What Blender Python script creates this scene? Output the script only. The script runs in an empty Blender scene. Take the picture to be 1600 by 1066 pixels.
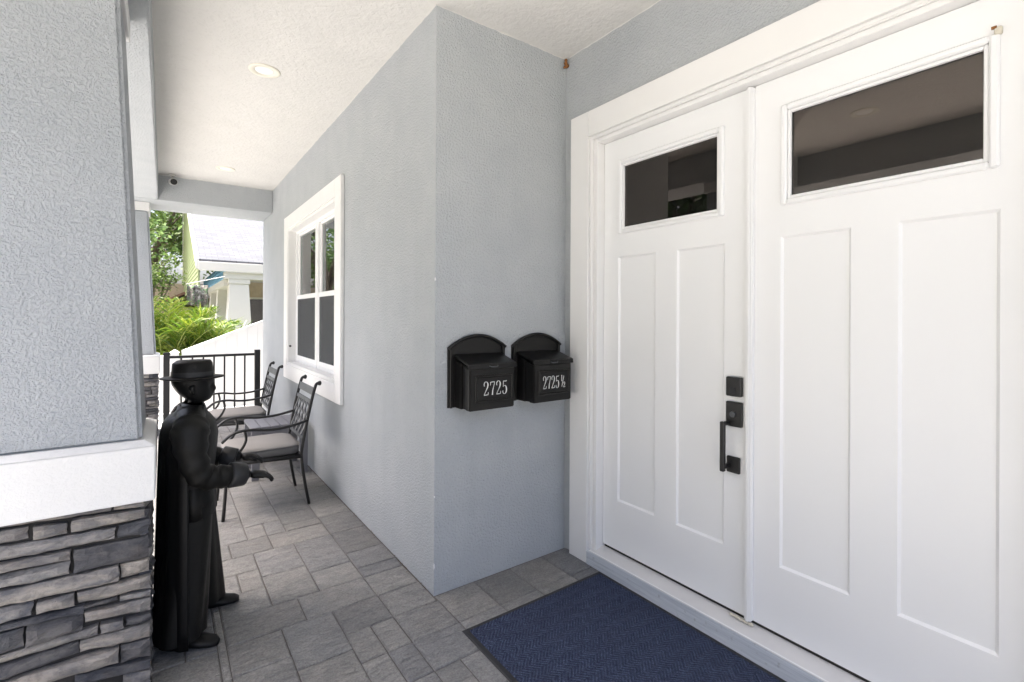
import bpy, bmesh, math, random
from mathutils import Vector, Matrix, noise
random.seed(7)
S = bpy.context.scene
COL = S.collection
rad = math.radians

# ------------------------------------------------------------------ camera
YAW, ROLL = 0.6255, 0.0044
cd = bpy.data.cameras.new('camera'); cam = bpy.data.objects.new('camera', cd); COL.objects.link(cam)
F = Vector((math.sin(YAW), math.cos(YAW), 0)); R0 = Vector((math.cos(YAW), -math.sin(YAW), 0)); U0 = Vector((0, 0, 1))
Rr = R0*math.cos(ROLL) + U0*math.sin(ROLL); Ur = U0*math.cos(ROLL) - R0*math.sin(ROLL)
M = Matrix((Rr, Ur, -F)).transposed().to_4x4(); M.translation = Vector((-1.1354, -2.2499, 1.44))
cam.matrix_world = M
cd.sensor_width = 36; cd.lens = 753.924/1600*36
cd.shift_x = 0; cd.shift_y = -(533-494.284)/1600
cd.clip_start = 0.02; cd.clip_end = 600
S.camera = cam

# ------------------------------------------------------------------ world, sun, exposure
SUN_EL, SUN_AZ = 73, 292          # azimuth: clockwise from +Y; a high noon sun off the open side of the porch
w = bpy.data.worlds.new('World'); S.world = w; w.use_nodes = True
nt = w.node_tree; nt.nodes.clear()
sky = nt.nodes.new('ShaderNodeTexSky'); sky.sky_type = 'NISHITA'; sky.sun_disc = False
sky.sun_elevation = rad(SUN_EL); sky.sun_rotation = rad(SUN_AZ)
sky.air_density = .7; sky.dust_density = 8.0; sky.ozone_density = 1.4
bg = nt.nodes.new('ShaderNodeBackground'); bg.inputs[1].default_value = 0.15
wo = nt.nodes.new('ShaderNodeOutputWorld')
nt.links.new(sky.outputs[0], bg.inputs[0]); nt.links.new(bg.outputs[0], wo.inputs[0])
sd = bpy.data.lights.new('sun', 'SUN'); sd.energy = 2.7; sd.angle = rad(0.6); sd.color = (1, .97, .92)
sun = bpy.data.objects.new('sun', sd); COL.objects.link(sun)
sdir = Vector((math.sin(rad(SUN_AZ))*math.cos(rad(SUN_EL)), math.cos(rad(SUN_AZ))*math.cos(rad(SUN_EL)), math.sin(rad(SUN_EL))))
sun.rotation_euler = sdir.to_track_quat('Z', 'Y').to_euler(); sun.location = sdir*40
vs = S.view_settings; vs.view_transform = 'Standard'; vs.look = 'None'; vs.gamma = 1; vs.use_curve_mapping = False
vs.exposure = 2.35
S.cycles.max_bounces = 10; S.cycles.diffuse_bounces = 7; S.cycles.transparent_max_bounces = 12

# ------------------------------------------------------------------ helpers
class MB:
    def __init__(s): s.v = []; s.f = []; s.sm = []
    def add(s, vs, fs, smooth=False):
        o = len(s.v); s.v += [tuple(p) for p in vs]; s.f += [tuple(i+o for i in f) for f in fs]; s.sm += [smooth]*len(fs); return s
    def box(s, x0, x1, y0, y1, z0, z1):
        x0, x1 = min(x0, x1), max(x0, x1); y0, y1 = min(y0, y1), max(y0, y1); z0, z1 = min(z0, z1), max(z0, z1)
        v = [(x, y, z) for z in (z0, z1) for y in (y0, y1) for x in (x0, x1)]
        return s.add(v, [(0, 2, 3, 1), (4, 5, 7, 6), (0, 1, 5, 4), (2, 6, 7, 3), (0, 4, 6, 2), (1, 3, 7, 5)])
    def prism(s, pts, vec, smooth=False):
        vec = Vector(vec); a = [Vector(p) for p in pts]; b = [p+vec for p in a]; n = len(a)
        fs = [tuple(range(n))[::-1], tuple(range(n, 2*n))] + [(i, (i+1) % n, n+(i+1) % n, n+i) for i in range(n)]
        return s.add(a+b, fs, smooth)
    def frustum(s, lo, hi, z0, z1):       # lo/hi = (x0,x1,y0,y1)
        v = [(lo[0], lo[2], z0), (lo[1], lo[2], z0), (lo[1], lo[3], z0), (lo[0], lo[3], z0),
             (hi[0], hi[2], z1), (hi[1], hi[2], z1), (hi[1], hi[3], z1), (hi[0], hi[3], z1)]
        return s.add(v, [(3, 2, 1, 0), (4, 5, 6, 7), (0, 1, 5, 4), (1, 2, 6, 5), (2, 3, 7, 6), (3, 0, 4, 7)])
    def tube(s, pts, r, n=8, flat=1.0, smooth=True):
        pts = [Vector(p) for p in pts]; rs = r if isinstance(r, (list, tuple)) else [r]*len(pts)
        prev = None; rings = []
        for i, p in enumerate(pts):
            t = (pts[min(i+1, len(pts)-1)]-pts[max(i-1, 0)]).normalized()
            if prev is None:
                a = Vector((0, 0, 1)) if abs(t.z) < .9 else Vector((1, 0, 0))
                u = t.cross(a).normalized()
            else: u = (prev - t*prev.dot(t)).normalized()
            prev = u; q = t.cross(u)
            rings.append([p + u*math.cos(2*math.pi*k/n)*rs[i] + q*math.sin(2*math.pi*k/n)*rs[i]*flat for k in range(n)])
        vs = [p for rg in rings for p in rg]; fs = []
        for i in range(len(rings)-1):
            for k in range(n): fs.append((i*n+k, i*n+(k+1) % n, (i+1)*n+(k+1) % n, (i+1)*n+k))
        s.add(vs, fs, smooth)
        o = len(s.v)-len(vs); m = len(rings)-1
        s.f.append(tuple(o+k for k in range(n))[::-1]); s.f.append(tuple(o+m*n+k for k in range(n))); s.sm += [False, False]
        return s
    def bar(s, a, b, wv, hv):             # rectangular bar from a to b, half extents along vectors wv, hv
        a, b, wv, hv = map(Vector, (a, b, wv, hv))
        v = [p+i*wv+j*hv for p in (a, b) for i, j in ((-1, -1), (1, -1), (1, 1), (-1, 1))]
        return s.add(v, [(3, 2, 1, 0), (4, 5, 6, 7), (0, 1, 5, 4), (1, 2, 6, 5), (2, 3, 7, 6), (3, 0, 4, 7)])
    def loft(s, rings, cap=True, smooth=True):
        n = len(rings[0]); vs = [p for r in rings for p in r]; fs = []
        for i in range(len(rings)-1):
            for k in range(n): fs.append((i*n+k, i*n+(k+1) % n, (i+1)*n+(k+1) % n, (i+1)*n+k))
        s.add(vs, fs, smooth)
        if cap:
            o = len(s.v)-len(vs); m = len(rings)-1
            s.f.append(tuple(o+k for k in range(n))[::-1]); s.f.append(tuple(o+m*n+k for k in range(n))); s.sm += [smooth]*2
        return s
    def mesh(s, name, bev=0, seg=1):
        me = bpy.data.meshes.new(name); me.from_pydata(s.v, [], s.f)
        me.polygons.foreach_set('use_smooth', s.sm); me.update()
        bm = bmesh.new(); bm.from_mesh(me)
        bmesh.ops.recalc_face_normals(bm, faces=bm.faces)
        if bev: bmesh.ops.bevel(bm, geom=[e for e in bm.edges if e.is_manifold and e.calc_face_angle(0) > .5], offset=bev, segments=seg, affect='EDGES', clamp_overlap=True)
        bm.to_mesh(me); bm.free(); return me
    def build(s, name, mat, parent=None, bev=0, seg=1):
        return link(name, s.mesh(name, bev, seg), mat, parent)
def link(name, me, mat, parent=None):
    if mat and not me.materials: me.materials.append(mat)
    o = bpy.data.objects.new(name, me); COL.objects.link(o)
    if parent: o.parent = parent
    return o
def box(name, mat, parent, *a, bev=0, seg=1): return MB().box(*a).build(name, mat, parent, bev, seg)
def tag(o, label=None, cat=None, group=None, kind=None):
    for k, v in (('label', label), ('category', cat), ('group', group), ('kind', kind)):
        if v: o[k] = v
    return o
def thing(name, label, cat, loc=(0, 0, 0), rz=0, group=None):
    o = bpy.data.objects.new(name, None); COL.objects.link(o); o.location = loc; o.rotation_euler.z = rz
    o.empty_display_size = .05
    return tag(o, label, cat, group)
def empty(name, parent):
    o = bpy.data.objects.new(name, None); COL.objects.link(o); o.parent = parent; o.empty_display_size = .05; return o
def copy_tree(o, parent=None):
    c = o.copy(); COL.objects.link(c); c.parent = parent
    for ch in o.children: copy_tree(ch, c)
    return c
def bez(pts, n=8):                        # Catmull-Rom through the points
    P = [Vector(p) for p in pts]; P = [P[0]*2-P[1]] + P + [P[-1]*2-P[-2]]; out = []
    for i in range(1, len(P)-2):
        for k in range(n):
            t = k/n; a, b, c, d = P[i-1:i+3]
            out.append(.5*((2*b)+(c-a)*t+(2*a-5*b+4*c-d)*t*t+(3*b-a-3*c+d)*t**3))
    return out+[P[-2]]

# ------------------------------------------------------------------ materials
class NT:
    def __init__(s, name):
        s.m = bpy.data.materials.new(name); s.m.use_nodes = True; s.t = s.m.node_tree; s.t.nodes.clear()
        s.o = s.n('ShaderNodeOutputMaterial'); s.b = s.n('ShaderNodeBsdfPrincipled'); s.l(s.b.outputs[0], s.o.inputs[0])
    def n(s, ty, **k):
        x = s.t.nodes.new(ty)
        for a, b in k.items(): setattr(x, a, b)
        return x
    def l(s, a, b): s.t.links.new(a, b)
    def val(s, sock, v):
        if hasattr(v, 'is_output'): s.l(v, sock)
        else: sock.default_value = v
    def math(s, op, a, b=0, c=0):
        x = s.n('ShaderNodeMath', operation=op); s.val(x.inputs[0], a); s.val(x.inputs[1], b); s.val(x.inputs[2], c); return x.outputs[0]
    def coord(s, scale=(1, 1, 1), rnd=False, world=False):
        if world: c = s.n('ShaderNodeNewGeometry').outputs['Position']
        else: c = s.n('ShaderNodeTexCoord').outputs['Object']
        mp = s.n('ShaderNodeMapping'); s.l(c, mp.inputs[0]); mp.inputs['Scale'].default_value = scale
        if rnd:
            oi = s.n('ShaderNodeObjectInfo'); m = s.n('ShaderNodeVectorMath', operation='SCALE'); m.inputs[0].default_value = (31, 17, 23)
            s.l(oi.outputs['Random'], m.inputs['Scale']); s.l(m.outputs[0], mp.inputs['Location'])
        return mp.outputs[0]
    def noise(s, co, scale, detail=4, rough=.55, dist=0):
        x = s.n('ShaderNodeTexNoise'); s.l(co, x.inputs['Vector']); x.inputs['Scale'].default_value = scale
        x.inputs['Detail'].default_value = detail; x.inputs['Roughness'].default_value = rough; x.inputs['Distortion'].default_value = dist
        return x.outputs[0]
    def vor(s, co, scale, feat='F1', out='Distance'):
        x = s.n('ShaderNodeTexVoronoi', feature=feat); s.l(co, x.inputs['Vector']); x.inputs['Scale'].default_value = scale; return x.outputs[out]
    def ramp(s, fac, stops):
        x = s.n('ShaderNodeValToRGB'); s.l(fac, x.inputs[0]); e = x.color_ramp.elements
        while len(e) < len(stops): e.new(.5)
        for i, (p, c) in enumerate(stops): e[i].position = p; e[i].color = (*c, 1) if len(c) == 3 else c
        return x.outputs[0]
    def mix(s, fac, a, b, mode='MIX'):
        x = s.n('ShaderNodeMix', data_type='RGBA', blend_type=mode); s.val(x.inputs[0], fac)
        s.val(x.inputs[6], a if hasattr(a, 'is_output') else (*a, 1)); s.val(x.inputs[7], b if hasattr(b, 'is_output') else (*b, 1)); return x.outputs[2]
    def bump(s, h, strength=.5, dist=.01, prev=None):
        x = s.n('ShaderNodeBump'); x.inputs['Strength'].default_value = strength; x.inputs['Distance'].default_value = dist
        s.l(h, x.inputs['Height'])
        if prev: s.l(prev, x.inputs['Normal'])
        return x.outputs[0]
    def fin(s, col, rough=.6, nrm=None, metal=0, spec=.5):
        s.val(s.b.inputs['Base Color'], col if hasattr(col, 'is_output') else (*col, 1))
        s.val(s.b.inputs['Roughness'], rough); s.b.inputs['Metallic'].default_value = metal; s.b.inputs['Specular IOR Level'].default_value = spec
        if nrm: s.l(nrm, s.b.inputs['Normal'])
        return s.m
def plain(name, col, rough=.6, metal=0, bscale=0, bstr=.2, bdist=.002, var=.06, spec=.5, vscale=6):
    t = NT(name); co = t.coord(world=True); n = t.noise(co, vscale, 5)
    c = t.mix(t.math('MULTIPLY', n, 1), tuple(x*(1-var) for x in col), tuple(min(1, x*(1+var)) for x in col))
    nr = t.bump(t.noise(co, bscale, 4), bstr, bdist) if bscale else None
    r = t.math('ADD', t.math('MULTIPLY', t.noise(co, 9, 3), .16), rough-.08)
    return t.fin(c, r, nr, metal, spec)
def m_stucco(name, col, col2, strength=.55, dist=.006, scale=70, stain=.3):
    t = NT(name); co = t.coord(world=True)
    a = t.noise(co, scale, 3, .5, .6); b = t.noise(co, scale*3.4, 3, .6); c = t.noise(co, 4, 4)
    h = t.math('ADD', t.ramp(a, [(.36, (0, 0, 0)), (.62, (1, 1, 1))]), t.math('MULTIPLY', b, .5))
    cc = t.mix(t.ramp(c, [(.3, (0, 0, 0)), (.7, (1, 1, 1))]), col, col2)
    # faint vertical rain marks
    st = t.noise(t.coord((7, 7, .5), world=True), 1.0, 5, .65)
    cc = t.mix(t.math('MULTIPLY', t.ramp(st, [(.52, (0, 0, 0)), (.75, (1, 1, 1))]), stain), cc, tuple(x*.72 for x in col))
    cc = t.mix(t.math('MULTIPLY', t.ramp(a, [(.30, (1, 1, 1)), (.45, (0, 0, 0))]), .10), cc, tuple(x*.6 for x in col))
    return t.fin(cc, .85, t.bump(h, strength, dist), spec=.25)
MAT = {}
MAT['stucco'] = m_stucco('grey_stucco', (.402, .424, .442), (.440, .460, .474), .62, .0065, 88, .12)
MAT['stucco_pillar'] = m_stucco('grey_stucco_coarse', (.372, .396, .422), (.402, .424, .448), .7, .0075, 92, .06)
MAT['band'] = m_stucco('white_stucco', (.65, .65, .645), (.68, .68, .675), .22, .003, 90, .1)
MAT['ceiling'] = m_stucco('ceiling_paint', (.62, .612, .588), (.65, .64, .615), .35, .006, 34, .0)
MAT['trim'] = plain('white_trim_paint', (.75, .745, .735), .42, 0, 160, .06, .001, .02)
MAT['vinyl'] = plain('white_vinyl', (.80, .80, .80), .35, 0, 0, 0, 0, .015)
MAT['black_metal'] = plain('black_powdercoat', (.007, .007, .0075), .4, .0, 500, .15, .0006, .25, .5)
MAT['mail_metal'] = plain('mailbox_black', (.018, .0175, .017), .33, .6, 420, .15, .0006, .3, .5)
MAT['chair_metal'] = plain('chair_metal', (.010, .010, .010), .42, .2, 300, .2, .0006, .3)
MAT['lattice'] = plain('chair_lattice', (.075, .08, .088), .38, .4, 300, .2, .0006, .2)
MAT['silver'] = plain('silver_number', (.72, .72, .71), .4, .1, 0, 0, 0, .05)
MAT['rubber'] = plain('black_rubber', (.018, .018, .02), .7, 0, 300, .4, .001, .2)
MAT['dark_gap'] = plain('dark_gap_fill', (.02, .017, .015), .7)
MAT['table'] = plain('grey_resin', (.16, .16, .175), .55, 0, 90, .25, .001, .15)
MAT['wood_brown'] = plain('brown_roof', (.16, .085, .055), .7, 0, 20, .3, .01, .2)
MAT['green_siding'] = plain('green_siding', (.20, .235, .115), .6, 0, 0, 0, 0, .04)
MAT['blue_siding'] = plain('blue_siding', (.22, .45, .66), .6, 0, 0, 0, 0, .04)
MAT['cream'] = plain('cream_stucco', (.55, .53, .49), .8, 0, 60, .2, .004, .03)
MAT['tan'] = plain('tan_wall', (.40, .33, .25), .85, 0, 30, .3, .01, .25)
MAT['interior'] = plain('interior_dark', (.10, .085, .075), .8, 0, 0, 0, 0, .1)
MAT['curtain'] = plain('curtain_cloth', (.84, .84, .82), .9, 0, 0, 0, 0, .05)
MAT['lamp_trim'] = plain('lamp_trim', (.74, .71, .62), .4)
MAT['lamp_lens'] = plain('lamp_lens', (.86, .86, .84), .3)
MAT['cam_white'] = plain('camera_white', (.62, .61, .59), .4)
MAT['soil'] = plain('joint_sand', (.10, .092, .082), .95, 0, 200, .6, .004, .3)
MAT['caulk'] = plain('dirty_caulk', (.62, .58, .48), .8, 0, 220, .8, .004, .25)
MAT['rust'] = plain('mud_dauber_rust', (.22, .09, .025), .9, 0, 160, .8, .004, .5, vscale=60)
MAT['statue'] = plain('black_resin', (.0035, .0035, .0035), .5, 0, 38, .3, .004, .35, .25)
MAT['statue_coat'] = plain('black_coat_resin', (.005, .0048, .0042), .55, 0, 50, .4, .004, .4, .25)
MAT['statue_cuff'] = plain('charcoal_resin', (.022, .022, .023), .5, 0, 60, .3, .003, .3, .3)
def m_door():
    t = NT('white_door_paint'); co = t.coord((60, 60, 2.2), world=True)
    g = t.noise(co, 1.6, 5, .6, .4)
    c = t.mix(t.noise(t.coord(world=True), 1.6, 4), (.775, .78, .785), (.80, .80, .80))
    return t.fin(c, .38, t.bump(g, .12, .0012), spec=.4)
MAT['door'] = m_door()
def m_glass(name, refl=1.0, tint=(.55, .6, .58), ior=1.55, dusty=0.0):
    t = NT(name); t.t.nodes.remove(t.b)
    tr = t.n('ShaderNodeBsdfTransparent'); tr.inputs[0].default_value = (*tint, 1)
    gl = t.n('ShaderNodeBsdfGlossy'); gl.inputs['Roughness'].default_value = .01; gl.inputs[0].default_value = (*refl, 1) if isinstance(refl, tuple) else (refl, refl, refl, 1)
    fr = t.n('ShaderNodeFresnel'); fr.inputs[0].default_value = ior
    mx = t.n('ShaderNodeMixShader'); t.l(fr.outputs[0], mx.inputs[0]); t.l(tr.outputs[0], mx.inputs[1]); t.l(gl.outputs[0], mx.inputs[2])
    out = mx.outputs[0]
    if dusty:
        df = t.n('ShaderNodeBsdfDiffuse'); df.inputs[0].default_value = (.5, .5, .5, 1)
        sp = t.ramp(t.noise(t.coord(world=True), 210, 2), [(.66, (0, 0, 0)), (.76, (1, 1, 1))])
        f2 = t.math('ADD', t.math('MULTIPLY', sp, dusty), dusty*.08)
        m2 = t.n('ShaderNodeMixShader'); t.l(f2, m2.inputs[0]); t.l(out, m2.inputs[1]); t.l(df.outputs[0], m2.inputs[2]); out = m2.outputs[0]
    t.l(out, t.o.inputs[0]); return t.m
MAT['door_glass'] = m_glass('door_glass', (.80, .70, .63), (.40, .42, .42), 2.0, .10)
MAT['win_glass'] = m_glass('window_glass', .9, (.55, .90, .78), 2.9, .02)
def m_screen():
    t = NT('insect_screen'); t.t.nodes.remove(t.b)
    tr = t.n('ShaderNodeBsdfTransparent'); df = t.n('ShaderNodeBsdfDiffuse'); df.inputs[0].default_value = (.11, .115, .12, 1)
    mx = t.n('ShaderNodeMixShader'); mx.inputs[0].default_value = .62
    t.l(tr.outputs[0], mx.inputs[1]); t.l(df.outputs[0], mx.inputs[2]); t.l(mx.outputs[0], t.o.inputs[0]); return t.m
MAT['screen'] = m_screen()
def m_paver():
    t = NT('concrete_paver'); co = t.coord(rnd=True)
    oi = t.n('ShaderNodeObjectInfo').outputs['Random']
    base = t.ramp(oi, [(0, (.235, .23, .218)), (.3, (.305, .298, .278)), (.55, (.25, .249, .245)), (.8, (.335, .325, .30)), (1, (.275, .265, .245))])
    big = t.noise(t.coord((1, 2.2, 1), rnd=True), 6, 6, .62, 1.2); fine = t.noise(co, 120, 4, .7)
    c = t.mix(t.ramp(big, [(.35, (0, 0, 0)), (.68, (1, 1, 1))]), t.mix(1, base, (.74, .75, .78), 'MULTIPLY'), base)
    blot = t.noise(t.coord(world=True), 2.3, 4, .6)
    c = t.mix(t.math('MULTIPLY', t.ramp(blot, [(.5, (0, 0, 0)), (.72, (1, 1, 1))]), .3), c, (.20, .175, .15))
    c = t.mix(t.ramp(fine, [(.38, (1, 1, 1)), (.6, (0, 0, 0))]), c, t.mix(1, c, (.72, .72, .73), 'MULTIPLY'))
    vein = t.ramp(t.noise(t.coord((1, 2.6, 1), rnd=True), 14, 7, .7, 1.6), [(.42, (0, 0, 0)), (.5, (1, 1, 1)), (.58, (0, 0, 0))])
    c = t.mix(t.math('MULTIPLY', vein, .35), c, t.mix(1, c, (.6, .6, .62), 'MULTIPLY'))
    sp = t.ramp(t.vor(t.coord(world=True), 26), [(.035, (1, 1, 1)), (.05, (0, 0, 0))])
    c = t.mix(t.math('MULTIPLY', sp, .25), c, (.55, .53, .5))
    cleft = t.noise(t.coord((1, 3.0, 1), rnd=True), 9, 6, .6, 2.0)
    cl2 = t.ramp(cleft, [(.38, (0, 0, 0)), (.47, (.55, .55, .55)), (.6, (.7, .7, .7)), (.66, (1, 1, 1))])
    nr = t.bump(fine, .5, .003); nr = t.bump(cl2, .8, .008, nr)
    return t.fin(c, .8, nr, spec=.3)
MAT['paver'] = m_paver()
def m_stone(name, stops):
    t = NT(name); co = t.coord(rnd=True)
    oi = t.n('ShaderNodeObjectInfo').outputs['Random']
    base = t.ramp(oi, stops)
    n1 = t.noise(t.coord((1, 1, 2.2), rnd=True), 9, 6, .62, .8); n2 = t.noise(co, 45, 5, .65, .5); n3 = t.noise(co, 230, 3, .6)
    c = t.mix(t.ramp(n1, [(.36, (0, 0, 0)), (.66, (1, 1, 1))]), t.mix(1, base, (.52, .54, .60), 'MULTIPLY'), t.mix(1, base, (1.18, 1.14, 1.08), 'MULTIPLY'))
    c = t.mix(t.math('MULTIPLY', t.ramp(n2, [(.34, (1, 1, 1)), (.5, (0, 0, 0))]), .45), c, t.mix(1, base, (.35, .35, .38), 'MULTIPLY'))
    warm = t.ramp(t.noise(co, 5.3, 4), [(.55, (0, 0, 0)), (.75, (1, 1, 1))])
    c = t.mix(t.math('MULTIPLY', warm, .3), c, (.20, .15, .11))
    r1 = t.noise(t.coord((1, 1, 1.8), rnd=True), 38, 6, .68, 1.1)
    nr = t.bump(n3, .3, .0015); nr = t.bump(r1, .9, .009, nr)
    return t.fin(c, .82, nr, spec=.3)
MAT['stone'] = m_stone('ledge_stone', [(0, (.29, .275, .255)), (.25, (.22, .215, .215)), (.5, (.31, .29, .265)), (.75, (.25, .245, .245)), (1, (.28, .275, .27))])
MAT['stone_dark'] = m_stone('dark_ledge_stone', [(0, (.082, .086, .098)), (.5, (.112, .112, .118)), (1, (.14, .135, .136))])
MAT['mortar'] = plain('dark_mortar', (.03, .028, .027), .95, 0, 80, .6, .006, .3)
def m_mat():
    t = NT('blue_ribbed_carpet'); tc = t.n('ShaderNodeTexCoord').outputs['Object']; sx = t.n('ShaderNodeSeparateXYZ'); t.l(tc, sx.inputs[0])
    x, y = sx.outputs[0], sx.outputs[1]
    P = .075
    tri = t.math('ABSOLUTE', t.math('SUBTRACT', t.math('MODULO', t.math('ADD', y, 10), P), P/2))
    ph = t.math('MULTIPLY', t.math('ADD', x, t.math('MULTIPLY', tri, 1.0)), 2*math.pi/.018)
    rib = t.math('ADD', t.math('MULTIPLY', t.math('SINE', ph), .5), .5)
    co = t.coord(world=True); f = t.noise(co, 200, 4, .9); g = t.noise(co, 60, 5, .8); b = t.noise(co, 5, 3)
    c = t.mix(t.ramp(f, [(.36, (0, 0, 0)), (.64, (1, 1, 1))]), (.009, .011, .022), (.115, .145, .24))
    c = t.mix(t.math('MULTIPLY', t.ramp(g, [(.42, (0, 0, 0)), (.62, (1, 1, 1))]), .5), c, (.019, .026, .052))
    c = t.mix(t.math('MULTIPLY', t.math('SUBTRACT', 1, rib), .5), c, (.008, .009, .018))
    c = t.mix(t.math('MULTIPLY', t.ramp(b, [(.45, (0, 0, 0)), (.7, (1, 1, 1))]), .25), c, (.035, .038, .062))
    lint = t.ramp(t.vor(co, 34), [(.03, (1, 1, 1)), (.045, (0, 0, 0))])
    c = t.mix(t.math('MULTIPLY', lint, .4), c, (.4, .4, .42))
    nr = t.bump(f, .6, .003); nr = t.bump(rib, .8, .004, nr)
    return t.fin(c, .95, nr, spec=.1)
MAT['mat'] = m_mat()
def m_cushion(name, a, b):
    t = NT(name); co = t.coord(world=True); f = t.noise(co, 500, 2); g = t.noise(co, 7, 4)
    return t.fin(t.mix(g, a, b), .92, t.bump(f, .4, .001), spec=.15)
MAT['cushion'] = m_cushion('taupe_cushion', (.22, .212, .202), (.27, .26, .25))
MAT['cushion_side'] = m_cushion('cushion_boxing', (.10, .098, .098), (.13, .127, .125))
def m_sill():
    t = NT('grey_painted_sill'); co = t.coord((40, 1.2, 40), world=True); n = t.noise(co, 2.2, 6, .7); m = t.noise(t.coord(world=True), 40, 4)
    c = t.mix(t.ramp(n, [(.35, (0, 0, 0)), (.65, (1, 1, 1))]), (.42, .45, .50), (.60, .63, .67))
    c = t.mix(t.math('MULTIPLY', t.ramp(m, [(.62, (0, 0, 0)), (.7, (1, 1, 1))]), .4), c, (.2, .2, .2))
    return t.fin(c, .6, t.bump(n, .3, .002))
MAT['sill'] = m_sill()
MAT['sill_top'] = plain('aluminium_sill', (.60, .59, .58), .5, 0, 120, .2, .001, .1)
def m_shingle():
    t = NT('grey_shingles'); tc = t.n('ShaderNodeTexCoord').outputs['Object']; sx = t.n('ShaderNodeSeparateXYZ'); t.l(tc, sx.inputs[0])
    v = t.n('ShaderNodeCombineXYZ'); t.l(sx.outputs[0], v.inputs[0]); t.l(sx.outputs[1], v.inputs[1])
    b = t.n('ShaderNodeTexBrick'); t.l(v.outputs[0], b.inputs[0]); b.inputs['Scale'].default_value = 1
    b.inputs['Brick Width'].default_value = .30; b.inputs['Row Height'].default_value = .14; b.inputs['Mortar Size'].default_value = .008; b.inputs['Bias'].default_value = -.1
    b.inputs['Color1'].default_value = (.066, .071, .081, 1); b.inputs['Color2'].default_value = (.104, .110, .122, 1); b.inputs['Mortar'].default_value = (.04, .04, .046, 1)
    n = t.noise(tc, 40, 4)
    return t.fin(t.mix(t.math('MULTIPLY', n, .4), b.outputs[0], (.07, .07, .075)), .9, t.bump(n, .5, .01))
MAT['shingle'] = m_shingle()
def m_leaf(name, stops, trans=.35, rough=.5):
    t = NT(name); g = t.n('ShaderNodeNewGeometry')
    c = t.ramp(g.outputs['Random Per Island'], stops)
    t.b.inputs['Base Color'].default_value = (.1, .2, .05, 1); t.l(c, t.b.inputs['Base Color']); t.b.inputs['Roughness'].default_value = rough
    tl = t.n('ShaderNodeBsdfTranslucent'); t.l(c, tl.inputs[0]); mx = t.n('ShaderNodeMixShader'); mx.inputs[0].default_value = trans
    t.l(t.b.outputs[0], mx.inputs[1]); t.l(tl.outputs[0], mx.inputs[2]); t.l(mx.outputs[0], t.o.inputs[0]); return t.m
MAT['oak_leaf'] = m_leaf('oak_leaves', [(0, (.05, .095, .022)), (.5, (.085, .145, .03)), (1, (.15, .21, .05))])
MAT['palm_leaf'] = m_leaf('palm_leaves', [(0, (.05, .11, .012)), (.4, (.10, .17, .016)), (.75, (.17, .22, .02)), (1, (.22, .24, .05))], .4, .4)
MAT['light_leaf'] = m_leaf('light_leaves', [(0, (.10, .19, .06)), (.5, (.16, .26, .09)), (1, (.24, .33, .13))], .5)
MAT['dark_leaf'] = m_leaf('dark_leaves', [(0, (.02, .05, .015)), (1, (.05, .10, .03))], .25)
MAT['bark'] = plain('bark', (.13, .105, .085), .9, 0, 25, .9, .03, .35)
MAT['palm_stem'] = plain('palm_stem', (.30, .33, .09), .6)
def m_ground():
    t = NT('ground_lawn_and_sand'); co = t.coord(world=True); a = t.noise(co, .35, 5); b = t.noise(co, 30, 4)
    c = t.mix(t.ramp(a, [(.4, (0, 0, 0)), (.6, (1, 1, 1))]), (.085, .12, .04), (.20, .19, .14))
    return t.fin(t.mix(t.math('MULTIPLY', b, .5), c, (.05, .06, .03)), .95, t.bump(b, .8, .03))
MAT['ground'] = m_ground()
MAT['concrete'] = plain('pale_concrete', (.45, .447, .435), .85, 0, 40, .4, .004, .12)
def m_camo():
    t = NT('camouflage_cloth'); co = t.coord(world=True); a = t.noise(co, 7, 3, .5, 1.5); b = t.noise(co, 11, 3, .5, 1.5)
    c = t.ramp(a, [(.38, (.03, .025, .022)), (.47, (.22, .20, .18)), (.54, (.06, .05, .045)), (.62, (.36, .34, .32))])
    c = t.mix(t.ramp(b, [(.56, (0, 0, 0)), (.6, (1, 1, 1))]), c, (.09, .20, .08))
    return t.fin(c, .9)
MAT['camo'] = m_camo()

H = 3.047; D = .90; BEAM = 2.757; YE = 5.32
def struct(o): return tag(o, kind='structure')
# ------------------------------------------------------------------ ground
struct(box('ground', MAT['ground'], None, -150, 150, -150, 250, -.5, -.16))
struct(box('bounce_concrete', MAT['concrete'], None, -9, -1.75, -14, 30, -.3, -.13))  # unseen pale concrete, added to bounce sunlight into the porch
struct(box('bounce_walk', MAT['concrete'], None, -1.7, 9, -16, -5.25, -.3, -.11))  # more unseen concrete, added behind the camera as a bounce for the walls
struct(box('side_walk', MAT['concrete'], None, -1.7, 3.2, 5.36, 9.2, -.3, -.12))

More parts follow.
